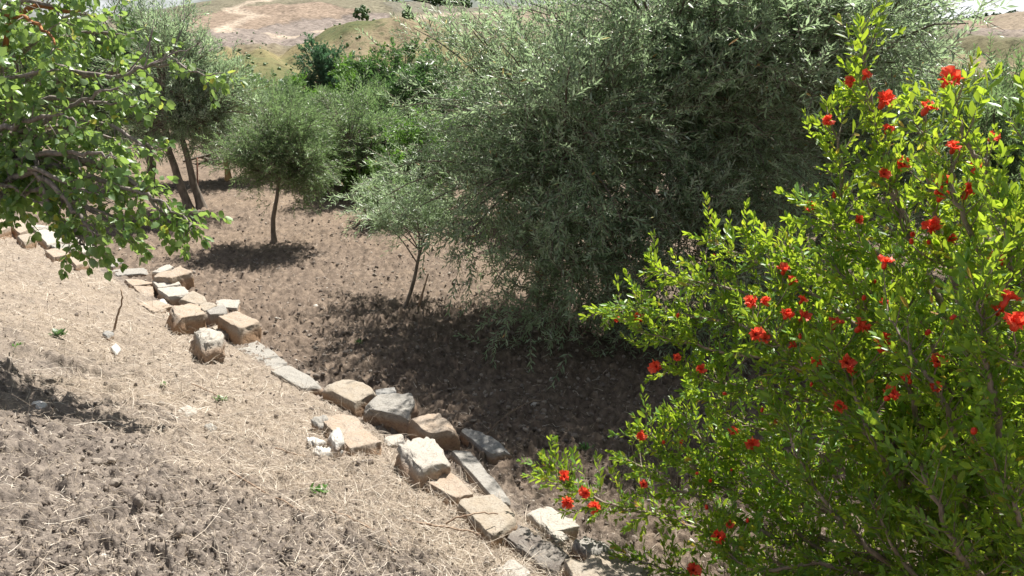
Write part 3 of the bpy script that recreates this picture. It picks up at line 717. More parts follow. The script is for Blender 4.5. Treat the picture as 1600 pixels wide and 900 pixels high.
# sapling with its prop
sp = hit(631, 483)
root = empty('olive_sapling', sp, 'thin leaning olive sapling with sparse grey leaves left of the big olive', 'sapling')
tip = at(664, 368, 7.75) - sp
tr = smooth_line([np.array([0, 0, -.03]), tip * .35 + (0.02, 0, .0), tip * .7, tip], 4)
tr_o = link('trunk', mesh_np('trunk', *tubes([(tr, np.linspace(.021, .013, len(tr)))], 8), M['bark'], None, True), root)
bp = []; TP = []; TD = []
for q in ((600, 300), (560, 290), (545, 330), (640, 300), (690, 310), (580, 350), (620, 345), (700, 350), (650, 270), (530, 305), (610, 325), (672, 335)):
    t = at(q[0], q[1], rng.uniform(7.6, 8.3)) - sp
    br = bez(tr[rng.integers(7, len(tr))], (tip + t) / 2 + np.array([0, 0, .12]), t, 7); bp.append((br, np.linspace(.008, .002, 7)))
    k = 26; tt = rng.uniform(.25, 1, k) * 6; i0 = np.minimum(tt.astype(int), 5); f = (tt - i0)[:, None]
    TP.append(br[i0] * (1 - f) + br[i0 + 1] * f + rng.normal(0, .03, (k, 3))); TD.append(norm(norm(br[i0 + 1] - br[i0]) + .8 * rng.normal(size=(k, 3)) + (0, 0, .2)))
TP = np.concatenate(TP); TD = norm(np.concatenate(TD)); TS = rng.uniform(.6, 1.1, len(TP)); TR = frames(TD)
link('branches', mesh_np('branches', *tubes(bp, 5), M['bark'], None, True), tr_o)
P, R, S = twig_leaves(TP, TR, TS, OT)
o = link('crown', mesh_np('crown', *stamp(LEAF_N[0], LEAF_N[1], P, R, S), M['olive'], {'rnd': np.repeat(rng.uniform(.3, .95, len(P)), 4)}), root); o['kind'] = 'stuff'
a = hit(649, 488); b = at(669, 428, 7.55)
root = empty('support_stick', a, 'short dark leaning stick propping the thin sapling', 'stick')
link('stick', mesh_np('stick', *tubes([(np.array([(0, 0, -.05), (b - a) * .5 + (.008, 0, 0), b - a]), np.array([.012, .011, .009]))], 7), M['dead'], None, True), root)
c_ = (at(662, 421, 7.5) - a); bm_v, bm_l, bm_s = stamp(*ico(0, .1, 8), np.array([c_]), rand_rot(1), np.array([[.022, .016, .016]]))
link('orange_tie', mesh_np('orange_tie', bm_v, bm_l, bm_s, M['tag']), root)
a = hit(309, 326); b = at(308, 246, 12.0) + (0, 0, 0)
props(link('metal_stake', mesh_np('metal_stake', *tubes([(np.array([a - (0, 0, .1), (a + b) / 2, b]), np.array([.013] * 3))], 6), M['rust'])),
      'thin rusty upright stake beside the two leaning trunks', 'stake')
# heap of cut wood far left
a = hit(352, 252)
root = empty('brush_heap', a, 'heap of dark cut branches on the ground beyond the ochre trunk', 'brush heap')
for i in range(26):
    c0 = rng.normal(0, (.35, .35, .02)); c0[2] = abs(c0[2]) + .05 + rng.uniform(0, .22); d = norm(rng.normal(size=3) * (1, 1, .35)); ln = rng.uniform(.25, .6)
    link('cut_branch', mesh_np('cut_branch', *tubes([(np.array([c0 - d * ln, c0 + rng.normal(0, .03, 3), c0 + d * ln]), np.array([.035, .03, .02]) * rng.uniform(.6, 1.3))], 6), M['bark'], None, True), root)
# prickly pear
cp = gp(418, 23); cp = (cp[0], cp[1], hgt(cp[0], cp[1]))
root = empty('prickly_pear', cp, 'prickly pear cactus showing flat pads above the far bushes', 'cactus')
bm = bmesh.new(); bmesh.ops.create_uvsphere(bm, u_segments=12, v_segments=8, radius=1)
PV = np.array([v.co[:] for v in bm.verts]) * (.11, .03, .155); PF = [tuple(v.index for v in f.verts) for f in bm.faces]; bm.free()
lo, st = faces_flat(PF); padme = mesh_np('pad', PV, lo, st, M['cactus'], {'rnd': rng.uniform(0, 1, len(PV))}, True)
heads = [((i - 3) * .2 + rng.normal(0, .05), rng.normal(0, .15), .15) for i in range(7) if i in (1, 2, 4, 6)]; todo = [(h, 0) for h in heads]
while todo:
    (x, y, z), lv = todo.pop()
    o = link('pad', padme, root); o.location = (x, y, z); o.rotation_euler = (rng.normal(0, .25), rng.normal(0, .45), rng.uniform(0, 3.1)); k = rng.uniform(.8, 1.2); o.scale = (k, k, k)
    if lv < 6 and z < 1.15:
        for _ in range(1 if rng.uniform() < .6 else 2): todo.append(((x + rng.normal(0, .11), y + rng.normal(0, .1), z + .24), lv + 1))
# scrub dotted on the knolls
k = 2600; Y_ = rng.uniform(120, 420, k); X_ = rng.uniform(-.62, .15, k) * Y_; kk = fbm(X_ / 14, Y_ / 14, 3, 71) > .5; X_, Y_ = X_[kk], Y_[kk]
V, F = ico(0, .25, 9); V2 = stamp(V, F, np.stack([X_, Y_, H(X_, Y_) + .1], -1), rand_rot(len(X_)), rng.uniform(.2, .75, (len(X_), 3)) * rng.uniform(.5, 1.3, (len(X_), 1)))
props(link('hill_scrub', mesh_np('hill_scrub', *V2, M['olive_far'], {'rnd': np.repeat(rng.uniform(0, .7, len(X_)), len(V))})), 'low dry scrub dotted over the ochre knolls', 'scrub', kind='stuff')
# trees on the hills
def hill_tree(px, py, Y, w_, h_, mt, lab, name='tree', gr='small trees dotted over the hills', low=0):
    x = (px - 800) / FPX / 1.06 * Y
    z = hgt(x, Y); root = empty(name, (x, Y, z - .2), lab, 'tree', gr)
    link('trunk', mesh_np('trunk', *tubes([(np.array([(0, 0, -.5), (0, 0, h_ * .3), (0.1, 0, h_ * .6)]), np.array([.1, .08, .05]) * h_ * .35)], 6), M['bark']), root)
    k = int(50 + 16 * w_) if gr.startswith('small') else 60; d = norm(rng.normal(size=(k, 3))) * rng.uniform(.3, 1, (k, 1)) ** .4
    P = d * (w_ / 2, w_ / 2, h_ * .42) + (0, 0, h_ * .56); P[:, 2] += .12 * h_ * np.sin(P[:, 0] * 3)
    V, F = ico(0, .3, 5)
    V2 = stamp(V, F, P, rand_rot(k), rng.uniform(.05, .12, (k, 3)) * h_ * (1 if k != 60 else 1.4))
    o = link('crown', mesh_np('crown', *V2, M[mt], {'rnd': np.repeat(rng.uniform(0, 1, k), len(V))}), root); o['kind'] = 'stuff'
hill_tree(566, 12, 262, 5.5, 5.0, 'olive_far', 'round pale tree on the crest of the ochre ridge, left of the slim one')
hill_tree(637, 18, 268, 3.4, 6.2, 'olive_far', 'slim tree on the crest of the ochre ridge, right of the round one')
hill_tree(502, 45, 300, 1.6, 3.6, 'dark', 'tiny lone tree in the ploughed field above the knolls')
for i, px in enumerate(np.concatenate([np.linspace(648, 730, 12), np.linspace(545, 620, 6)])):
    hill_tree(px, 0, 745 + rng.uniform(-8, 8), rng.uniform(9, 16), rng.uniform(7, 12), 'dark', 'distant dark tree in the row along the skyline left of the central olive', gr='row of dark trees on the left skyline')
for i, px in enumerate(np.linspace(1425, 1600, 22)):
    hill_tree(px, 0, 745 + rng.uniform(-8, 8), rng.uniform(4, 10), rng.uniform(5, 8), 'dark', 'distant tree in the row along the skyline at the upper right', gr='row of trees on the right skyline')

# ------------------------------------------------------------------ stone blocks
def latt(n=8):
    bm = bmesh.new(); bmesh.ops.create_cube(bm, size=2)
    bmesh.ops.subdivide_edges(bm, edges=bm.edges[:], cuts=n, use_grid_fill=True)
    V = np.array([v.co[:] for v in bm.verts]); F = [tuple(v.index for v in f.verts) for f in bm.faces]; bm.free(); return V, F
LV, LF = latt(13)
LV = np.sign(LV) * (1 - (1 - np.abs(LV)) ** 1.5)
GREY = (.29, .275, .25); PALE = (.43, .395, .345); TAN = (.33, .275, .21); PINK = (.36, .28, .21); DARK = (.15, .13, .115); WHITE = (.60, .58, .54); BLUE = (.25, .25, .245)
def n3(P, sc, seed):
    return vnoise(P[:, 0] * sc + P[:, 2] * sc * .7, P[:, 1] * sc - P[:, 2] * sc * .6, seed) - .5
def stone(label, cor, h, up, col, rnd=.045, rough=.017, tilt=None, name='stone_block', cat='stone block', flare=.03, gr='stone blocks edging the bank'):
    """cor: four corners of the top face as seen; h thickness; up height of the top over the ground"""
    cor = np.array(cor, float); c = cor.mean(0)
    pc = hit(c[0], c[1], up)
    e = .25
    g = np.array([(hgt(pc[0] + e, pc[1]) - hgt(pc[0] - e, pc[1])) / (2 * e), (hgt(pc[0], pc[1] + e) - hgt(pc[0], pc[1] - e)) / (2 * e)]) * .55
    if tilt: g = g + np.array(tilt)
    T = []
    for q in cor:
        d = ray(*q); # plane z = pc.z + g.(xy - pc.xy)
        t = (pc[2] - CAM[2] - g @ (pc[:2] - CAM[:2])) / (d[2] - g @ d[:2])
        T.append(CAM + d * t)
    T = np.array(T); nrm = np.array([-g[0], -g[1], 1]); nrm /= np.linalg.norm(nrm)
    cen = T.mean(0); B = T - nrm * h; B = B + (B - B.mean(0)) * flare / .3
    sd_ = int(abs(c[0] * 13 + c[1] * 7)) % 9973; rs = np.random.default_rng(sd_)
    B[:, :2] += rs.normal(0, .008, (4, 2))
    T = T - cen + nrm * rs.normal(0, .006, (4, 1)); B = B - cen
    P = LV.copy(); q = np.clip(P, -1 + rnd, 1 - rnd); d = P - q; dl = np.linalg.norm(d, axis=1, keepdims=True)
    P = np.where(dl > 1e-6, q + d / np.maximum(dl, 1e-6) * np.minimum(np.abs(d).max(1, keepdims=True), rnd), P)
    # corners sit on the rounded box
    u = (P[:, :1] + 1) / 2; v = (P[:, 1:2] + 1) / 2; w = (P[:, 2:3] + 1) / 2
    f = lambda C: (C[3] * (1 - u) + C[2] * u) * (1 - v) + (C[0] * (1 - u) + C[1] * u) * v
    V = f(B) * (1 - w) + f(T) * w
    size = np.linalg.norm(T[0] - T[2])
    nd = norm(V - V.mean(0))
    amp = rough * min(1, size / .3)
    V = V + nd * (n3(V, 9, sd_)[:, None] * .55 + n3(V, 24, sd_ + 1)[:, None] * .7 + n3(V, 60, sd_ + 2)[:, None] * .7 + n3(V, 110, sd_ + 3)[:, None] * .4) * amp * 1.6
    # chipped facets
    for k in range(6):
        pn = norm(rs.normal(size=3) * (1, 1, .6) + (0, 0, .4)); lim = np.sort(V @ pn)[int(len(V) * rs.uniform(.93, .985))]
        ex = np.maximum(V @ pn - lim, 0); V = V - ex[:, None] * pn * .9
    weather = sstep(.2, .75, LV[:, 2])
    lo, st = faces_flat(LF)
    me = mesh_np(name, V, lo, st, M['stone'], {'weather': weather}, True)
    o = link(name, me); o.location = cen; o.color = (*col, 1)
    props(o, label, cat, gr); return o
Q = stone
# from the lower right upwards along the row
Q('thick tan slab cut off by the bottom edge of the photo, nearest the camera', [(884, 873), (934, 876), (1000, 918), (905, 920)], .13, .12, TAN)
Q('wide flat tan slab at the bottom edge under the pomegranate sprig', [(916, 871), (941, 861), (1020, 888), (985, 912)], .10, .09, TAN)
Q('rough grey block behind the wide tan slab, with a dark left face', [(896, 850), (918, 838), (963, 855), (927, 866)], .13, .10, GREY, rough=.03)
Q('pale grey flat slab lying apart right of the row, below the lowest red flowers', [(818, 797), (861, 791), (906, 820), (863, 831)], .10, .09, PALE)
Q('small pale wedge between the pale flat slab and the dark slab', [(858, 832), (876, 828), (890, 840), (872, 846)], .07, .05, PALE)
Q('long dark brown slab strewn with straw near the bottom of the row', [(791, 838), (814, 816), (889, 870), (866, 899)], .12, .06, DARK, rough=.03)
Q('large tan slab with a curved twig lying across it', [(711, 779), (770, 767), (811, 813), (769, 838)], .11, .09, TAN)
Q('flat tan paving slab between the bright white block and the slab with the twig', [(648, 740), (687, 727), (742, 767), (710, 778)], .10, .07, PINK)
Q('bright whitish cube shaped block with a brown broken side', [(622, 696), (668, 680), (705, 714), (659, 730)], .19, .17, PALE, rnd=.14, rough=.03)
Q('long narrow grey slab running downhill behind the white block', [(705, 702), (731, 699), (799, 778), (779, 787)], .11, .08, GREY)
Q('tan block with two brown side faces right of the grey mottled block', [(638, 652), (681, 644), (716, 671), (672, 678)], .18, .16, PINK)
Q('blue grey slab lying in the shade right of the row', [(715, 669), (735, 669), (799, 701), (766, 710)], .12, .09, BLUE, rough=.015)
Q('large grey mottled block leaning with its brown front to the camera', [(579, 616), (651, 617), (637, 651), (573, 637)], .19, .17, GREY, tilt=(.0, .08), rough=.028)
Q('small grey stone peeping out behind the grey mottled block', [(586, 606), (616, 605), (622, 618), (585, 618)], .12, .10, BLUE)
Q('long brown sided block at the head of the lower row, dappled by shade', [(505, 604), (545, 588), (588, 612), (556, 629)], .17, .14, TAN)
Q('long thin grey slab, lower half, with its end face showing', [(425, 580), (449, 566), (508, 601), (473, 606)], .11, .08, GREY)
Q('long thin grey slab, upper half, pointed at the boulder', [(357, 543), (382, 519), (449, 566), (425, 580)], .08, .04, GREY, tilt=(.04, .02))
Q('small dark purple stone beside the upper grey slab', [(408, 545), (417, 541), (429, 553), (421, 558)], .06, .05, DARK)
Q('orange brown block tipped towards the field at the right of the upper heap', [(342, 496), (369, 486), (407, 501), (373, 516)], .22, .20, PINK)
Q('rounded boulder with a white top and an orange broken face standing on straw', [(304, 515), (340, 510), (355, 526), (318, 534)], .24, .21, PALE, rnd=.34, rough=.045)
Q('square pink block in front of the upper heap, left of the boulder top', [(267, 479), (306, 473), (321, 491), (275, 496)], .20, .18, PINK, rough=.025)
Q('flat diamond shaped tan stone behind the square pink block', [(281, 467), (306, 452), (327, 469), (309, 477)], .14, .12, TAN)
Q('pale flat stone at the field side of the upper heap', [(338, 468), (374, 468), (371, 481), (339, 478)], .10, .08, PALE)
Q('brown wedge squeezed between the diamond stone and the standing slab', [(311, 477), (330, 470), (340, 477), (318, 487)], .15, .12, TAN)
Q('grey stone standing on edge in the middle of the upper heap', [(322, 482), (352, 474), (357, 484), (328, 490)], .24, .18, GREY)
Q('straw covered tan stone between the boulder and the tipped orange block', [(330, 510), (355, 505), (370, 519), (350, 526)], .12, .08, TAN, rough=.03)
Q('bright flat stone, upper one of the stacked pair', [(238, 437), (268, 431), (284, 443), (247, 449)], .11, .14, PALE)
Q('bright flat stone, lower one of the stacked pair', [(247, 452), (284, 444), (297, 459), (265, 464)], .13, .13, PALE)
Q('big brown block with its broad side lit at the back of the upper pair', [(232, 431), (282, 416), (300, 424), (268, 434)], .24, .20, PINK)
Q('thin pale stone leaning behind the big brown block', [(236, 424), (262, 413), (272, 417), (250, 426)], .12, .18, PALE)
Q('long thin pink slab left of the stacked pair', [(194, 435), (217, 434), (240, 443), (207, 446)], .09, .07, PINK)
Q('small pink slab sloping down below the long thin pink one', [(208, 447), (238, 446), (240, 463), (223, 462)], .08, .06, PINK, tilt=(0, .15))
Q('half buried pink stone in the straw left of the square pink block', [(217, 474), (248, 466), (270, 478), (240, 488)], .09, .035, PINK, rough=.03)
Q('small white chunk below the stacked pair', [(248, 466), (256, 463), (262, 474), (253, 478)], .07, .06, WHITE, rnd=.4)
Q('grey flat slab half in shadow above the long thin pink slab', [(170, 422), (224, 417), (233, 426), (184, 430)], .07, .05, GREY)
Q('pale slab at the left edge of the photo, first of the far row', [(-14, 346), (3, 338), (17, 355), (-2, 362)], .16, .13, PINK)
Q('pointed pink slab second from the left edge', [(17, 351), (29, 341), (45, 356), (30, 363)], .16, .14, PINK)
Q('low tan block in front of the pointed pink slab', [(28, 368), (48, 361), (57, 371), (38, 378)], .16, .11, TAN)
Q('thin pale slab behind the bright one in the far row', [(47, 351), (72, 350), (82, 356), (54, 359)], .12, .10, PALE)
Q('bright smooth slab in the far row under the hanging leaves', [(54, 361), (78, 357), (102, 376), (74, 381)], .14, .12, PALE)
Q('grey slab lying flat in the far row next to the bright one', [(77, 381), (112, 379), (123, 388), (96, 392)], .12, .10, GREY)
Q('low pink slab in front of the grey slab of the far row', [(70, 390), (97, 387), (110, 396), (84, 401)], .12, .08, PINK)
Q('small pale stone at the field side of the far row', [(102, 372), (119, 369), (128, 376), (110, 379)], .12, .09, PALE)
Q('wide pale slab at the lower end of the far row', [(118, 383), (143, 379), (153, 389), (129, 394)], .13, .10, PALE)
Q('pink block at the lower end of the far row, half sunk in straw', [(106, 400), (127, 397), (140, 409), (119, 414)], .13, .09, PINK)
Q('thin grey stone just right of the yellow leaf tip', [(163, 414), (182, 403), (192, 408), (176, 417)], .10, .07, GREY)
Q('large flat sunken tan stone left of the gap in the row', [(500, 652), (545, 643), (597, 688), (546, 699)], .13, .09, PINK, rough=.022)
Q('small pale chunk wedged under the grey mottled block', [(600, 680), (628, 677), (637, 690), (606, 694)], .12, .06, PALE, rnd=.3)
CH = 'white chalky rocks on the bank'
Q('upright knobbly white rock beside the large sunken stone', [(513, 672), (530, 664), (543, 684), (525, 692)], .14, .13, WHITE, rnd=.45, rough=.05, name='white_rock', cat='rock', gr=CH)
Q('low white rock left of the upright one', [(476, 684), (498, 679), (511, 688), (490, 694)], .09, .06, WHITE, rnd=.5, rough=.05, name='white_rock', cat='rock', gr=CH)
Q('flat white rock below the upright one', [(486, 699), (512, 694), (535, 704), (505, 711)], .08, .05, WHITE, rnd=.5, rough=.05, name='white_rock', cat='rock', gr=CH)
Q('grey knobbly rock above the white rocks', [(488, 656), (505, 650), (519, 657), (502, 665)], .09, .07, GREY, rnd=.5, rough=.05, name='white_rock', cat='rock', gr=CH)
Q('lone bright white stone on the dark soil at the left edge', [(49, 629), (62, 624), (75, 632), (60, 639)], .04, .025, (.80, .79, .76), rnd=.5, rough=.02, name='white_rock', cat='rock', gr=CH)
Q('lone white stone on the straw near the dead upright stalk', [(171, 541), (180, 535), (191, 544), (182, 553)], .07, .05, WHITE, rnd=.5, rough=.03, name='white_rock', cat='rock', gr=CH)
Q('small grey stone just above the lone white stone', [(158, 520), (167, 515), (178, 521), (169, 527)], .06, .04, BLUE, rnd=.5, rough=.03, name='white_rock', cat='rock', gr=CH)
Q('grey stone half sunk in the middle of the straw bank', [(318, 664), (330, 658), (342, 666), (330, 674)], .06, .035, GREY, rnd=.5, rough=.03, name='white_rock', cat='rock', gr=CH)
Q('pale stone beside the grey one in the middle of the bank', [(276, 640), (293, 631), (310, 642), (293, 650)], .06, .025, PALE, rnd=.5, rough=.03, name='white_rock', cat='rock', gr=CH)
Q('pale soil crusted stone in the bottom left soil', [(246, 806), (258, 798), (270, 805), (258, 813)], .05, .03, PALE, rnd=.5, rough=.03, name='white_rock', cat='rock', gr=CH)
Q('rounded pale pebble near the bottom edge at left', [(256, 876), (266, 870), (275, 878), (265, 884)], .04, .025, PALE, rnd=.5, rough=.02, name='white_rock', cat='rock', gr=CH)
Q('broad low pale stone under straw at the bottom edge left of the dark slab', [(770, 890), (800, 878), (830, 892), (805, 915)], .08, .04, PALE, rnd=.3, rough=.03)

# ------------------------------------------------------------------ dead stalks, weeds
def stick(name, label, cat, pix, r0, r1, mat='dead', group=None, lifts=None):
    pts = []
    for i, q in enumerate(pix):
        pts.append(hit(q[0], q[1], q[2]) if len(q) == 3 else at(q[0], q[1], q[3]))
    pts = smooth_line(pts, 4); pts[1:-1] += rng.normal(0, .003, pts[1:-1].shape)
    o = link(name, mesh_np(name, *tubes([(pts - pts[0], np.linspace(r0, r1, len(pts)))], 6), M[mat], None, True)); o.location = pts[0]
    return props(o, label, cat, group)
b0 = hit(178, 518); dpt = b0[1] / ray(178, 518)[1]
stick('dead_stalk', 'brown dead stalk standing upright in the straw near the square pink block', 'stalk', [(178, 518, 0), (183, 495, 0, dpt - .01), (190, 470, 0, dpt - .02), (189, 452, 0, dpt - .02)], .009, .005, group='dead stalks on the bank')
b0 = hit(742, 696); dpt = b0[1] / ray(742, 696)[1]
stick('dry_grass_stalk', 'long bent dry grass stalk reaching over the shaded slab', 'grass stalk', [(742, 696, 0), (770, 668, 0, dpt - .03), (800, 643, 0, dpt - .05), (828, 628, 0, dpt - .05), (846, 625, 0, dpt - .05)], .004, .0025, 'straw')
TG = 'dead twigs lying on the bank'
stick('dead_twig', 'long brown twig lying in the straw below the tan slabs', 'twig', [(628, 812, .02), (680, 822, .03), (730, 830, .03), (775, 843, .02)], .006, .003, group=TG)
stick('dead_twig', 'grey twig arched across the large tan slab', 'twig', [(697, 818, .08), (718, 807, .14), (748, 802, .16), (778, 803, .14)], .005, .003, group=TG)
stick('dead_twig', 'dark twig running diagonally down the bank left of the tan slabs', 'twig', [(520, 798, .02), (560, 815, .03), (600, 840, .03), (628, 882, .02)], .006, .003, group=TG)
stick('dead_twig', 'short dark forked twig near the bottom left of the straw', 'twig', [(598, 848, .02), (618, 868, .02), (630, 890, .01)], .004, .002, group=TG)
stick('dead_twig', 'long thin twig along the middle of the bank', 'twig', [(358, 735, .02), (400, 762, .03), (455, 790, .02), (500, 812, .02)], .0045, .002, group=TG)
stick('dead_twig', 'thin twig above the sunken tan stone', 'twig', [(430, 700, .02), (465, 712, .03), (492, 715, .02)], .004, .002, group=TG)
stick('dead_twig', 'thin pale twig on the straw slope below the boulder', 'twig', [(300, 600, .02), (340, 618, .03), (372, 640, .02)], .004, .002, group=TG)
def weed(label, px, py, size, n_, lw=.22, dark=False):
    b0 = hit(px, py); root_name = 'weed'
    a = rng.uniform(0, 2 * np.pi, n_); e = rng.uniform(.15, 1.1, n_)
    D = np.stack([np.cos(a) * np.cos(e), np.sin(a) * np.cos(e), np.sin(e)], -1)
    P = np.stack([rng.normal(0, size * .3, n_), rng.normal(0, size * .2, n_), rng.uniform(.005, size * .35, n_)], -1)
    tv = LEAF_P[0] * (1, lw / .185, 1)
    V = stamp(tv, LEAF_P[1], P, frames(D), rng.uniform(.4, .8, n_) * size)
    o = link('weed', mesh_np('weed', *V, M['dark' if dark else 'grass'], {'rnd': np.repeat(rng.uniform(.2, 1, n_), len(tv))})); o.location = b0 + (0, 0, .012)
    props(o, label, 'weed', 'small green weeds on the bare soil')
weed('small green weed in the straw below the boulder', 348, 630, .055, 26)
weed('leafy green weed in the straw left of the tan slabs', 500, 775, .060, 34)
weed('dark green weed tuft in the shade patch at the left', 92, 528, .07, 26, .3, True)
weed('tiny green sprout right of the lone white stone', 258, 604, .03, 12)
weed('little green tuft on the soil above the dappled block', 561, 540, .06, 22, .1)
weed('dark green tuft in deep shade near the lowest red flowers', 912, 708, .07, 24, .15)
weed('faint green sprouts left of the lone white stone', 28, 545, .05, 14, .2)

# ------------------------------------------------------------------ pomegranate bush
BB = np.array([2.25, 2.95, hgt(2.25, 2.95)])
pome = empty('pomegranate_bush', BB, 'bright green pomegranate bush covered in red flowers filling the right foreground', 'bush')
stems = []
SP = [
 [(1400, 650, 3.0), (1160, 512, 3.45), (1020, 490, 3.7), (945, 482, 3.85)], [(1420, 620, 3.0), (1220, 480, 3.35), (1110, 445, 3.6), (1025, 430, 3.75)],
 [(1430, 600, 3.0), (1240, 440, 3.35), (1160, 400, 3.5), (1100, 375, 3.6)], [(1440, 580, 2.95), (1290, 440, 3.2), (1225, 400, 3.4), (1175, 375, 3.5)],
 [(1430, 640, 3.0), (1260, 575, 3.2), (1100, 545, 3.5), (1000, 515, 3.7)], [(1400, 700, 3.0), (1240, 620, 3.25), (1130, 600, 3.5), (1060, 575, 3.6)],
 [(1350, 760, 3.1), (1250, 690, 3.3), (1160, 660, 3.5), (1090, 615, 3.6)],
 [(1330, 930, 3.3), (1190, 868, 3.5), (1060, 815, 3.7), (960, 790, 3.8), (880, 752, 3.88), (850, 716, 3.9)],
 [(1330, 860, 3.2), (1200, 800, 3.45), (1090, 735, 3.6), (1000, 668, 3.75)], [(1300, 880, 3.2), (1150, 810, 3.5), (1060, 765, 3.65), (975, 715, 3.8)],
 [(1300, 870, 3.2), (1180, 770, 3.5), (1110, 700, 3.6), (1066, 650, 3.7)], [(1250, 940, 3.3), (1100, 905, 3.55), (1040, 890, 3.6), (980, 868, 3.65)],
 [(1490, 620, 2.8), (1440, 430, 2.8), (1390, 290, 2.85), (1362, 160, 2.9), (1342, 45, 2.95)], [(1410, 620, 2.95), (1320, 420, 3.05), (1316, 270, 3.0), (1292, 168, 3.0)],
 [(1520, 560, 2.6), (1470, 360, 2.6), (1448, 260, 2.6), (1445, 172, 2.6)], [(1630, 620, 2.3), (1595, 400, 2.25), (1555, 290, 2.3), (1500, 200, 2.35), (1484, 140, 2.4)],
 [(1640, 520, 2.3), (1620, 330, 2.2), (1600, 170, 2.25)], [(1500, 560, 2.7), (1430, 380, 2.8), (1400, 300, 2.8), (1375, 260, 2.8)], [(1480, 600, 2.7), (1400, 420, 2.8), (1330, 380, 3.0), (1270, 325, 3.1)],
 [(1560, 560, 2.5), (1530, 400, 2.4), (1490, 300, 2.4), (1500, 230, 2.45)], [(1350, 700, 3.1), (1260, 760, 3.3), (1180, 740, 3.45), (1130, 690, 3.5)], [(1370, 800, 3.1), (1260, 790, 3.2), (1170, 690, 3.4)],
 [(1700, 700, 2.3), (1680, 450, 2.2), (1660, 250, 2.3)], [(1780, 700, 2.4), (1800, 450, 2.4), (1790, 250, 2.5)], [(1500, 640, 2.7), (1540, 500, 2.5), (1575, 430, 2.2), (1560, 300, 2.2)],
 [(1450, 700, 2.8), (1400, 560, 2.8), (1350, 480, 2.85), (1300, 400, 2.95)], [(1420, 760, 2.8), (1320, 640, 2.85), (1240, 560, 3.0), (1180, 500, 3.15)], [(1440, 800, 2.7), (1380, 720, 2.6), (1330, 600, 2.7), (1290, 540, 2.8)],
 [(1500, 760, 2.5), (1480, 640, 2.35), (1430, 560, 2.4), (1390, 500, 2.5)], [(1560, 800, 2.4), (1560, 650, 2.15), (1540, 560, 2.1), (1520, 440, 2.1)],
 [(1350, 900, 3.0), (1280, 880, 3.0), (1180, 890, 3.1), (1110, 840, 3.25)], [(1420, 900, 2.8), (1330, 830, 2.8), (1260, 740, 2.9), (1220, 640, 3.0)], [(1480, 950, 2.7), (1400, 860, 2.6), (1360, 780, 2.6)],
 [(1560, 930, 2.5), (1500, 860, 2.3), (1450, 760, 2.3), (1430, 700, 2.35)], [(1620, 900, 2.3), (1590, 800, 2.1), (1560, 720, 2.1)], [(1650, 800, 2.3), (1620, 640, 2.1), (1590, 540, 2.05)],
 [(1500, 640, 3.4), (1420, 500, 3.4), (1380, 420, 3.4)], [(1480, 700, 3.4), (1380, 560, 3.5), (1300, 500, 3.6)], [(1550, 600, 3.2), (1520, 400, 3.1), (1530, 300, 3.1)], [(1620, 600, 2.9), (1610, 450, 2.8), (1580, 330, 2.8)],
 [(1450, 800, 3.3), (1350, 700, 3.5), (1260, 640, 3.6)], [(1330, 960, 3.1), (1240, 930, 3.1), (1150, 935, 3.2)],
]
shoots = []        # (points, r0)
for k, w in enumerate(SP):
    off = rng.normal(0, .07, 3) * (1, 1, 0)
    pts = [BB + off - (0, 0, .05), BB + off * 1.3 + (at(*w[0]) - BB - off) * .35 + (0, 0, .10)] + [at(*q) for q in w]
    pts = smooth_line(pts, 6); pts[3:-1] += rng.normal(0, .005, pts[3:-1].shape)
    rad_ = .015 * (1 - np.linspace(0, 1, len(pts))) ** .8 + .0022
    stems.append(pts)
    o = link('stem', mesh_np('stem', *tubes([(pts - BB, rad_)], 7), M['bark_pom'], None, True), pome)
PT = [twig_template(60 + i, .15, 6, .024, .040, .8, droop=-.12, tuft=4) for i in range(4)]
PT_L = [twig_template(70 + i, .10, 4, .020, .034, .8, droop=0, tuft=3) for i in range(4)]
TP, TD, TS = [], [], []
sh_poly = []
for ks, pts in enumerate(stems):
    ln = np.concatenate([[0], np.cumsum(np.linalg.norm(np.diff(pts, axis=0), axis=1))]); Ltot = ln[-1]
    s = Ltot * .36
    while s < Ltot - .02:
        p = np.array([np.interp(s, ln, pts[:, i]) for i in range(3)]); p2 = np.array([np.interp(min(s + .02, Ltot), ln, pts[:, i]) for i in range(3)])
        d = norm(p2 - p) if s + .02 < Ltot else norm(pts[-1] - pts[-2])
        f = s / Ltot
        nn = 1
        for _ in range(nn):
            side = norm(np.cross(d, rng.normal(size=3)))
            dd = norm(d * .55 + side * .9 + np.array([0, 0, .25]))
            sl = rng.uniform(.06, .24) * (1.15 - .75 * f)
            q = bez(p, p + dd * sl * .5, p + dd * sl + np.array([0, 0, .02]), 4); sh_poly.append((q - BB, np.linspace(.0028, .0014, 4)))
            TP.append(q[-1] - dd * .03); TD.append(norm(dd + (0, 0, .35))); TS.append(rng.uniform(.75, 1.15))
            if rng.uniform() < .75:
                TP.append(q[1]); TD.append(norm(dd + rng.normal(0, .5, 3))); TS.append(rng.uniform(.55, .9))
        TP.append(p); TD.append(norm(d + rng.normal(0, .35, 3))); TS.append(rng.uniform(.55, .85))
        s += rng.uniform(.022, .038) * (1.75 if ks in (12, 13, 14, 15, 16, 17, 19) and s > Ltot * .6 else 1.0)
    TP.append(pts[-1] - d * .09); TD.append(d); TS.append(1.05)
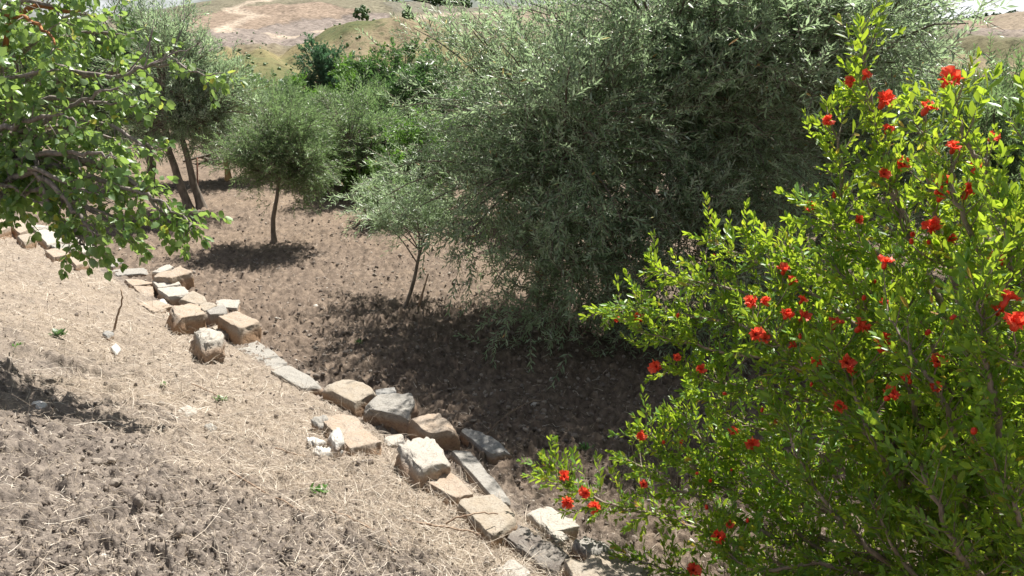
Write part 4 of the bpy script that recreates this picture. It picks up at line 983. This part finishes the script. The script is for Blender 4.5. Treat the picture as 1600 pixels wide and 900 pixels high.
# flowers: seen place, distance, size, kind (f open, b bud)
FL = [(1482, 128, 2.37, 1.25), (1448, 170, 2.55, 1.0), (1381, 160, 2.8, 1.15), (1386, 204, 2.8, .7), (1352, 119, 2.86, .7), (1328, 130, 2.9, .8), (1291, 190, 2.96, .8), (1409, 258, 2.75, .9), (1381, 273, 2.75, .7),
 (1470, 283, 2.5, .95), (1470, 308, 2.5, .85), (1510, 302, 2.4, .9), (1490, 232, 2.45, .8), (1524, 264, 2.4, .8), (1549, 216, 2.3, .6), (1456, 357, 2.5, 1.0), (1267, 325, 3.1, .8), (1341, 344, 2.9, .6), (1484, 375, 2.5, .6),
 (1557, 408, 2.15, .75), (1382, 411, 2.6, .85), (1174, 473, 3.15, .95), (1193, 470, 3.15, .75), (1229, 493, 3.0, .9), (1254, 498, 3.0, 1.0), (1253, 470, 3.05, .65), (1224, 423, 3.2, .9), (1237, 440, 3.1, .7), (1304, 507, 2.85, .9),
 (1344, 512, 2.7, 1.0), (1381, 540, 2.55, 1.35), (1380, 476, 2.6, .65), (1180, 523, 3.1, 1.05), (1195, 530, 3.1, .7), (997, 500, 3.7, .95), (963, 497, 3.78, .6), (1027, 573, 3.62, 1.15), (1058, 560, 3.5, .7), (1095, 578, 3.42, .8),
 (1276, 565, 2.8, .8), (1322, 568, 2.65, .95), (1237, 540, 3.0, .6), (1389, 619, 2.5, .95), (1420, 592, 2.45, .8), (1465, 567, 2.35, .8), (1463, 607, 2.35, .65), (1314, 636, 2.7, .8), (1587, 506, 1.98, 1.0), (1572, 468, 2.05, .9), (1550, 459, 2.1, .7), (1559, 487, 2.1, .6),
 (1332, 582, 2.65, .6), (1176, 694, 3.3, 1.0), (1146, 676, 3.4, .8), (1000, 682, 3.68, .9), (881, 745, 3.8, .95), (916, 771, 3.75, 1.05), (888, 784, 3.75, 1.05), (933, 793, 3.72, 1.1), (1121, 839, 3.15, 1.0), (1083, 891, 3.4, 1.05),
 (1006, 757, 3.62, .7), (1139, 820, 3.2, .6)]
BU = [(1212, 658, 3.1), (1206, 631, 3.05), (1191, 640, 3.1), (1037, 691, 3.6), (1065, 690, 3.55), (1089, 740, 3.45), (1110, 751, 3.4), (1104, 792, 3.3), (1168, 813, 3.1), (1450, 519, 2.4), (1490, 495, 2.3), (1451, 378, 2.5), (1059, 493, 3.5), (1132, 615, 3.3),
 (1250, 525, 2.9), (1350, 465, 2.7), (1426, 366, 2.6), (1522, 673, 2.1), (1424, 377, 2.55), (1115, 400, 3.5), (1303, 305, 3.0), (1143, 734, 3.4), (1267, 600, 2.85), (1366, 440, 2.7)]
allst = np.concatenate([s_[int(len(s_) * .4):] for s_ in stems])
spots = []
for i, f in enumerate(FL + BU):
    p = at(f[0], f[1], f[2]); dist = np.linalg.norm(allst - p + (0, 0, .08), axis=1); st_ = allst[dist.argmin()]
    ax = norm(p - st_ + np.array([0, -.12, .10]) + rng.normal(0, .05, 3))
    q = bez(st_, (st_ + p) / 2 + np.array([0, 0, -.03]), p - ax * .02, 6)
    sh_poly.append((q - BB, np.linspace(.003, .002, 6))); spots.append((p, ax, i < len(FL), f[3] if len(f) > 3 else 1))
    L_ = np.linalg.norm(p - st_); m = max(1, int(L_ / .05))
    for k in range(m):
        t = (k + .4) / m; pp = q[int(t * 5)]
        TP.append(pp - ax * .03); TD.append(norm(norm(p - st_) + rng.normal(0, .55, 3))); TS.append(rng.uniform(.6, .95))
    for k in range(2): TP.append(p - ax * .11 + rng.normal(0, .012, 3)); TD.append(norm(ax + rng.normal(0, .6, 3))); TS.append(rng.uniform(.55, .8))
tw_o = link('side_shoots', mesh_np('side_shoots', *tubes(sh_poly, 4), M['bark_pom'], None, True), pome); tw_o['kind'] = 'stuff'
TP = np.array(TP); TD = norm(np.array(TD)); TS = np.array(TS)
TR = frames(TD, None, rng.uniform(-3, 3, len(TP)))
P, R, S = twig_leaves(TP, TR, TS, PT + PT_L)
S = S * rng.uniform(1.0, 1.8, len(S))
SV = stamp(STEM[0], STEM[1], TP - BB, TR, np.stack([TS * .14, np.full(len(TS), .0024), np.full(len(TS), .0024)], -1))
o = link('twigs', mesh_np('twigs', *SV, M['bark_pom']), pome); o['kind'] = 'stuff'
def split_leaves(P, R, S, leaf, mat, origin, parent, rnd, n_=300, rest='foliage'):
    px, py, dp = project(P + R[:, :, 0] * S[:, None] * .5)
    vis = (px > 5) & (px < 1595) & (py > 5) & (py < 895) & (dp > .3)
    facing = np.abs(np.einsum('ni,ni->n', R[:, :, 2], norm(P - CAM)))
    # keep only leaves nothing stands in front of: a coarse depth buffer
    cell = 10; key = (np.clip(px, 0, 1599) // cell).astype(int) * 200 + (np.clip(py, 0, 899) // cell).astype(int)
    buf = np.full(200 * 200, 1e9); np.minimum.at(buf, key[vis], dp[vis])
    front = vis & (dp <= buf[key] + 1e-6)
    score = np.where(front, S / np.maximum(dp, .3) * (.3 + facing), 0)
    top = np.argsort(-score)[:n_]; mask = np.ones(len(P), bool); mask[top] = False
    meshes = []
    lo, st = faces_flat(leaf[1])
    for v in (.15, .4, .6, .85): meshes.append(mesh_np('leaf', leaf[0], lo, st, M[mat], {'rnd': np.full(len(leaf[0]), v)}, True))
    for i in top:
        o = link('leaf', meshes[int(np.clip(rnd[i] * 4, 0, 3))], parent)
        m = Matrix.Identity(4)
        for a in range(3):
            for b in range(3): m[a][b] = R[i][a][b] * S[i]
            m[a][3] = P[i][a] - origin[a]
        o.matrix_local = m
    cheap = LEAF_Q if leaf is LEAF_P else LEAF_B
    V = stamp(cheap[0], cheap[1], P[mask] - origin, R[mask], S[mask])
    o = link(rest, mesh_np(rest, *V, M[mat], {'rnd': np.repeat(rnd[mask], len(cheap[0]))}, True), parent); o['kind'] = 'stuff'
print('pomegranate leaves', len(P))
split_leaves(P, R, S, LEAF_P, 'pom', BB, pome, np.clip(rng.normal(.5, .25, len(P)), 0, 1))
# flower meshes
def petal_mesh(seed):
    rs = np.random.default_rng(seed); parts = []
    for k in range(13):
        nu, nv = 5, 4; V = []; F = []
        a0 = k * 2.4 + rs.normal(0, .2); open_ = rs.uniform(.15, 1.15); ln = rs.uniform(.015, .022); w_ = rs.uniform(.012, .018)
        for i in range(nu):
            t = i / (nu - 1)
            for j in range(nv):
                v = (j / (nv - 1) - .5) * 2
                rr = .004 + math.sin(open_) * ln * t; z = .004 + math.cos(open_) * ln * t
                ww = w_ * math.sin(min(t * 1.25 + .15, 1.5)) * v * .6
                cz = rs.normal(0, .0036) * t
                x = rr + cz; y = ww
                V.append((x * math.cos(a0) - y * math.sin(a0), x * math.sin(a0) + y * math.cos(a0), z + .003 * math.cos(v * 3) * t + rs.normal(0, .0018) * t))
        for i in range(nu - 1):
            for j in range(nv - 1): F.append((i * nv + j, (i + 1) * nv + j, (i + 1) * nv + j + 1, i * nv + j + 1))
        lo, st = faces_flat(F); parts.append((np.array(V), lo, st))
    return mesh_np('petals', *merge(parts), M['petal'], None, True)
def calyx_mesh(kind):
    prof = [(.002, -.020), (.0065, -.016), (.008, -.008), (.0065, -.001), (.0085, .006)] if kind else [(.002, -.016), (.007, -.012), (.009, -.003), (.008, .006), (.004, .013), (.0005, .016)]
    n_ = 12; V = []; F = []
    for r_, z in prof:
        for j in range(n_): V.append((r_ * math.cos(j / n_ * 6.283), r_ * math.sin(j / n_ * 6.283), z))
    for i in range(len(prof) - 1):
        for j in range(n_): F.append((i * n_ + j, i * n_ + (j + 1) % n_, (i + 1) * n_ + (j + 1) % n_, (i + 1) * n_ + j))
    if kind:
        b = (len(prof) - 1) * n_
        for k in range(6):
            a = (k * 2 + .5) / n_ * 6.283; V.append((.0155 * math.cos(a), .0155 * math.sin(a), .014)); F.append((b + 2 * k, b + 2 * k + 1, len(V) - 1))
    lo, st = faces_flat(F); return mesh_np('calyx' if kind else 'flower_bud', V, lo, st, M['calyx'], None, True)
PM = [petal_mesh(i) for i in range(4)]; CM = calyx_mesh(1); BM_ = calyx_mesh(0)
for i, (p, ax, op, sc) in enumerate(spots):
    q = Vector(ax).to_track_quat('Z', 'Y')
    if op:
        k = 1.38 * sc
        o = link('flower', CM, pome); o.location = p - BB; o.rotation_mode = 'QUATERNION'; o.rotation_quaternion = q; o.scale = (k, k, k)
        c = link('petals', PM[i % 4], o); c.rotation_euler = (0, 0, rng.uniform(0, 6))
    else:
        o = link('flower_bud', BM_, pome); o.location = p - BB; o.rotation_mode = 'QUATERNION'; o.rotation_quaternion = q; k = rng.uniform(.7, 1.05); o.scale = (k, k, k)

# ------------------------------------------------------------------ apricot tree
AB = np.array([-4.7, 4.7, hgt(-4.7, 4.7)])
apr = empty('apricot_tree', AB, 'apricot tree with round glossy leaves hanging in from the upper left corner', 'fruit tree')
trunk_pts = smooth_line([np.array(p, float) for p in [(0, 0, -.08), (.08, .0, .4), (.25, 0, .85), (.5, .05, 1.25)]], 5)
tr_o = link('trunk', mesh_np('trunk', *tubes([(trunk_pts, np.linspace(.09, .055, len(trunk_pts)))], 10), M['bark_apri'], None, True), apr)
fork = AB + trunk_pts[-1]
AS = [
 [(-60, 230, 4.6), (60, 110, 4.4), (165, 122, 4.3), (230, 104, 4.3), (268, 84, 4.3)], [(-60, 200, 4.5), (30, 20, 4.3), (110, 20, 4.2), (150, -10, 4.1)],
 [(-60, 250, 4.6), (60, 160, 4.3), (150, 160, 4.2), (215, 165, 4.2)], [(-60, 260, 4.6), (70, 215, 4.3), (150, 190, 4.2), (225, 225, 4.2), (238, 238, 4.2)],
 [(-60, 280, 4.5), (60, 250, 4.3), (170, 265, 4.2), (240, 310, 4.15), (290, 345, 4.1), (298, 372, 4.1)], [(-60, 290, 4.5), (40, 230, 4.2), (80, 330, 4.1), (120, 365, 4.1), (140, 400, 4.05)],
 [(-60, 290, 4.4), (60, 300, 4.2), (140, 330, 4.1), (210, 380, 4.1)], [(-80, 280, 4.4), (10, 290, 4.1), (40, 310, 4.1)], [(-60, 150, 4.5), (60, 60, 4.5), (160, 50, 4.4), (210, 60, 4.4)],
 [(-60, 180, 4.5), (80, 130, 4.6), (200, 110, 4.5), (270, 100, 4.5), (330, 118, 4.4)], [(-60, 130, 4.3), (0, 30, 4.2), (60, 40, 4.1), (100, 80, 4.0)], [(-60, 250, 4.8), (60, 200, 4.8), (160, 210, 4.7), (200, 240, 4.6)],
 [(-80, 100, 4.4), (-20, 0, 4.3), (50, -20, 4.3), (120, -20, 4.3)], [(-60, 270, 4.7), (50, 270, 4.6), (130, 250, 4.5), (170, 230, 4.5)], [(-100, 250, 4.0), (-60, 150, 3.8), (-20, 100, 3.8)], [(-60, 260, 4.4), (70, 240, 4.1), (150, 240, 4.0), (190, 250, 4.0)],
 [(-80, 150, 4.4), (20, 120, 4.1), (100, 110, 4.0)], [(-60, 210, 4.4), (30, 190, 4.1), (90, 180, 4.0), (130, 200, 4.0)],
 [(-120, 100, 4.6), (-90, -50, 4.7), (0, -120, 4.8)], [(-200, 150, 4.8), (-250, 0, 5.0), (-250, -100, 5.2)], [(-200, 250, 4.4), (-300, 200, 4.2), (-380, 180, 4.1)],
 [(-80, 60, 4.2), (40, 0, 4.2), (120, 40, 4.2)], [(-40, 60, 4.6), (80, 30, 4.6), (180, 20, 4.6)], [(-60, 220, 4.4), (70, 190, 4.2), (140, 150, 4.1), (200, 130, 4.1)], [(-60, 240, 4.3), (40, 260, 4.1), (110, 290, 4.05), (150, 300, 4.0)],
 [(-60, 260, 4.4), (80, 240, 4.2), (190, 270, 4.15), (250, 330, 4.1), (285, 352, 4.1)], [(-60, 270, 4.4), (80, 260, 4.2), (180, 290, 4.1), (240, 310, 4.1), (282, 338, 4.08)], [(-60, 300, 4.3), (70, 300, 4.15), (140, 325, 4.1), (200, 350, 4.1)],
 [(-60, 280, 4.3), (50, 270, 4.1), (110, 320, 4.05), (140, 360, 4.02), (148, 388, 4.02)],
]
AT = [twig_template(90 + i, .14, 4, .032, .056, 1.05, droop=.25, tuft=3) for i in range(4)]
TP, TD, TS = [], [], []; polys = []
for k, w in enumerate(AS):
    pts = smooth_line([fork] + [at(*q) for q in w], 6); pts[2:-1] += rng.normal(0, .008, pts[2:-1].shape)
    o = link('branch', mesh_np('branch', *tubes([(pts - AB, .022 * (1 - np.linspace(0, 1, len(pts))) ** .9 + .003)], 7), M['bark_orange' if k in (1, 10, 12) else 'bark_apri'], None, True), apr)
    ln = np.concatenate([[0], np.cumsum(np.linalg.norm(np.diff(pts, axis=0), axis=1))]); Lt = ln[-1]; s = Lt * .38
    bare = .9 if k == 0 else 1
    while s < Lt * bare:
        p = np.array([np.interp(s, ln, pts[:, i]) for i in range(3)]); p2 = np.array([np.interp(min(s + .03, Lt), ln, pts[:, i]) for i in range(3)]); d = norm(p2 - p + 1e-6)
        side = norm(np.cross(d, rng.normal(size=3))); dd = norm(d * .7 + side * .8 + (0, 0, -.05)); sl = rng.uniform(.04, .22) * (1.1 - .5 * s / Lt)
        q = bez(p, p + dd * sl * .5 + (0, 0, .01), p + dd * sl, 4); polys.append((q - AB, np.linspace(.004, .002, 4)))
        TP.append(q[-1] - dd * .03); TD.append(norm(dd + (0, 0, -.3))); TS.append(rng.uniform(.7, 1.1))
        if rng.uniform() < .5: TP.append(p); TD.append(norm(side + (0, 0, -.4) + rng.normal(0, .4, 3))); TS.append(rng.uniform(.5, .8))
        s += rng.uniform(.058, .100)
    if k: TP.append(pts[-1] - d * .08); TD.append(norm(pts[-1] - pts[-2])); TS.append(.95)
# bare twigs sticking out to the right
for w in ([(230, 104, 4.3), (262, 88, 4.3), (284, 40, 4.3), (288, -5, 4.3)], [(262, 88, 4.3), (300, 72, 4.3), (312, 60, 4.3)], [(200, 112, 4.3), (228, 80, 4.3), (238, 45, 4.3)], [(215, 225, 4.2), (245, 233, 4.2), (266, 229, 4.2)], [(225, 106, 4.3), (235, 60, 4.3), (240, 30, 4.3)], [(262, 88, 4.3), (280, 95, 4.3), (296, 76, 4.3)]):
    q = smooth_line([at(*a) for a in w], 4); q[1:-1] += rng.normal(0, .006, q[1:-1].shape); link('bare_twig', mesh_np('bare_twig', *tubes([(q - AB, np.linspace(.0045, .002, len(q)))], 6), M['bark_apri'], None, True), apr)
o = link('side_shoots', mesh_np('side_shoots', *tubes(polys, 5), M['bark_apri'], None, True), apr); o['kind'] = 'stuff'
TP = np.array(TP); TD = norm(np.array(TD)); TS = np.array(TS); TR = frames(TD, None, rng.uniform(-.8, .8, len(TP)))
P, R, S = twig_leaves(TP, TR, TS, AT)
# petioles: leaves hang a little away from the shoot and droop
D = norm(R[:, :, 0] + np.array([0, 0, -.55])); P = P + R[:, :, 0] * S[:, None] * .35; R = frames(D, norm(R[:, :, 2] + rng.normal(0, .3, (len(P), 3))))
SV = stamp(STEM[0], STEM[1], P - R[:, :, 0] * S[:, None] * .35 - AB, R, np.stack([S * .36, np.full(len(S), .0016), np.full(len(S), .0016)], -1))
o = link('leaf_stalks', mesh_np('leaf_stalks', *SV, M['grass'], {'rnd': np.full(len(SV[0]), .8)}), apr); o['kind'] = 'stuff'
print('apricot leaves', len(P))
split_leaves(P, R, S, LEAF_A, 'apri', AB, apr, np.clip(rng.normal(.5, .24, len(P)), 0, 1))
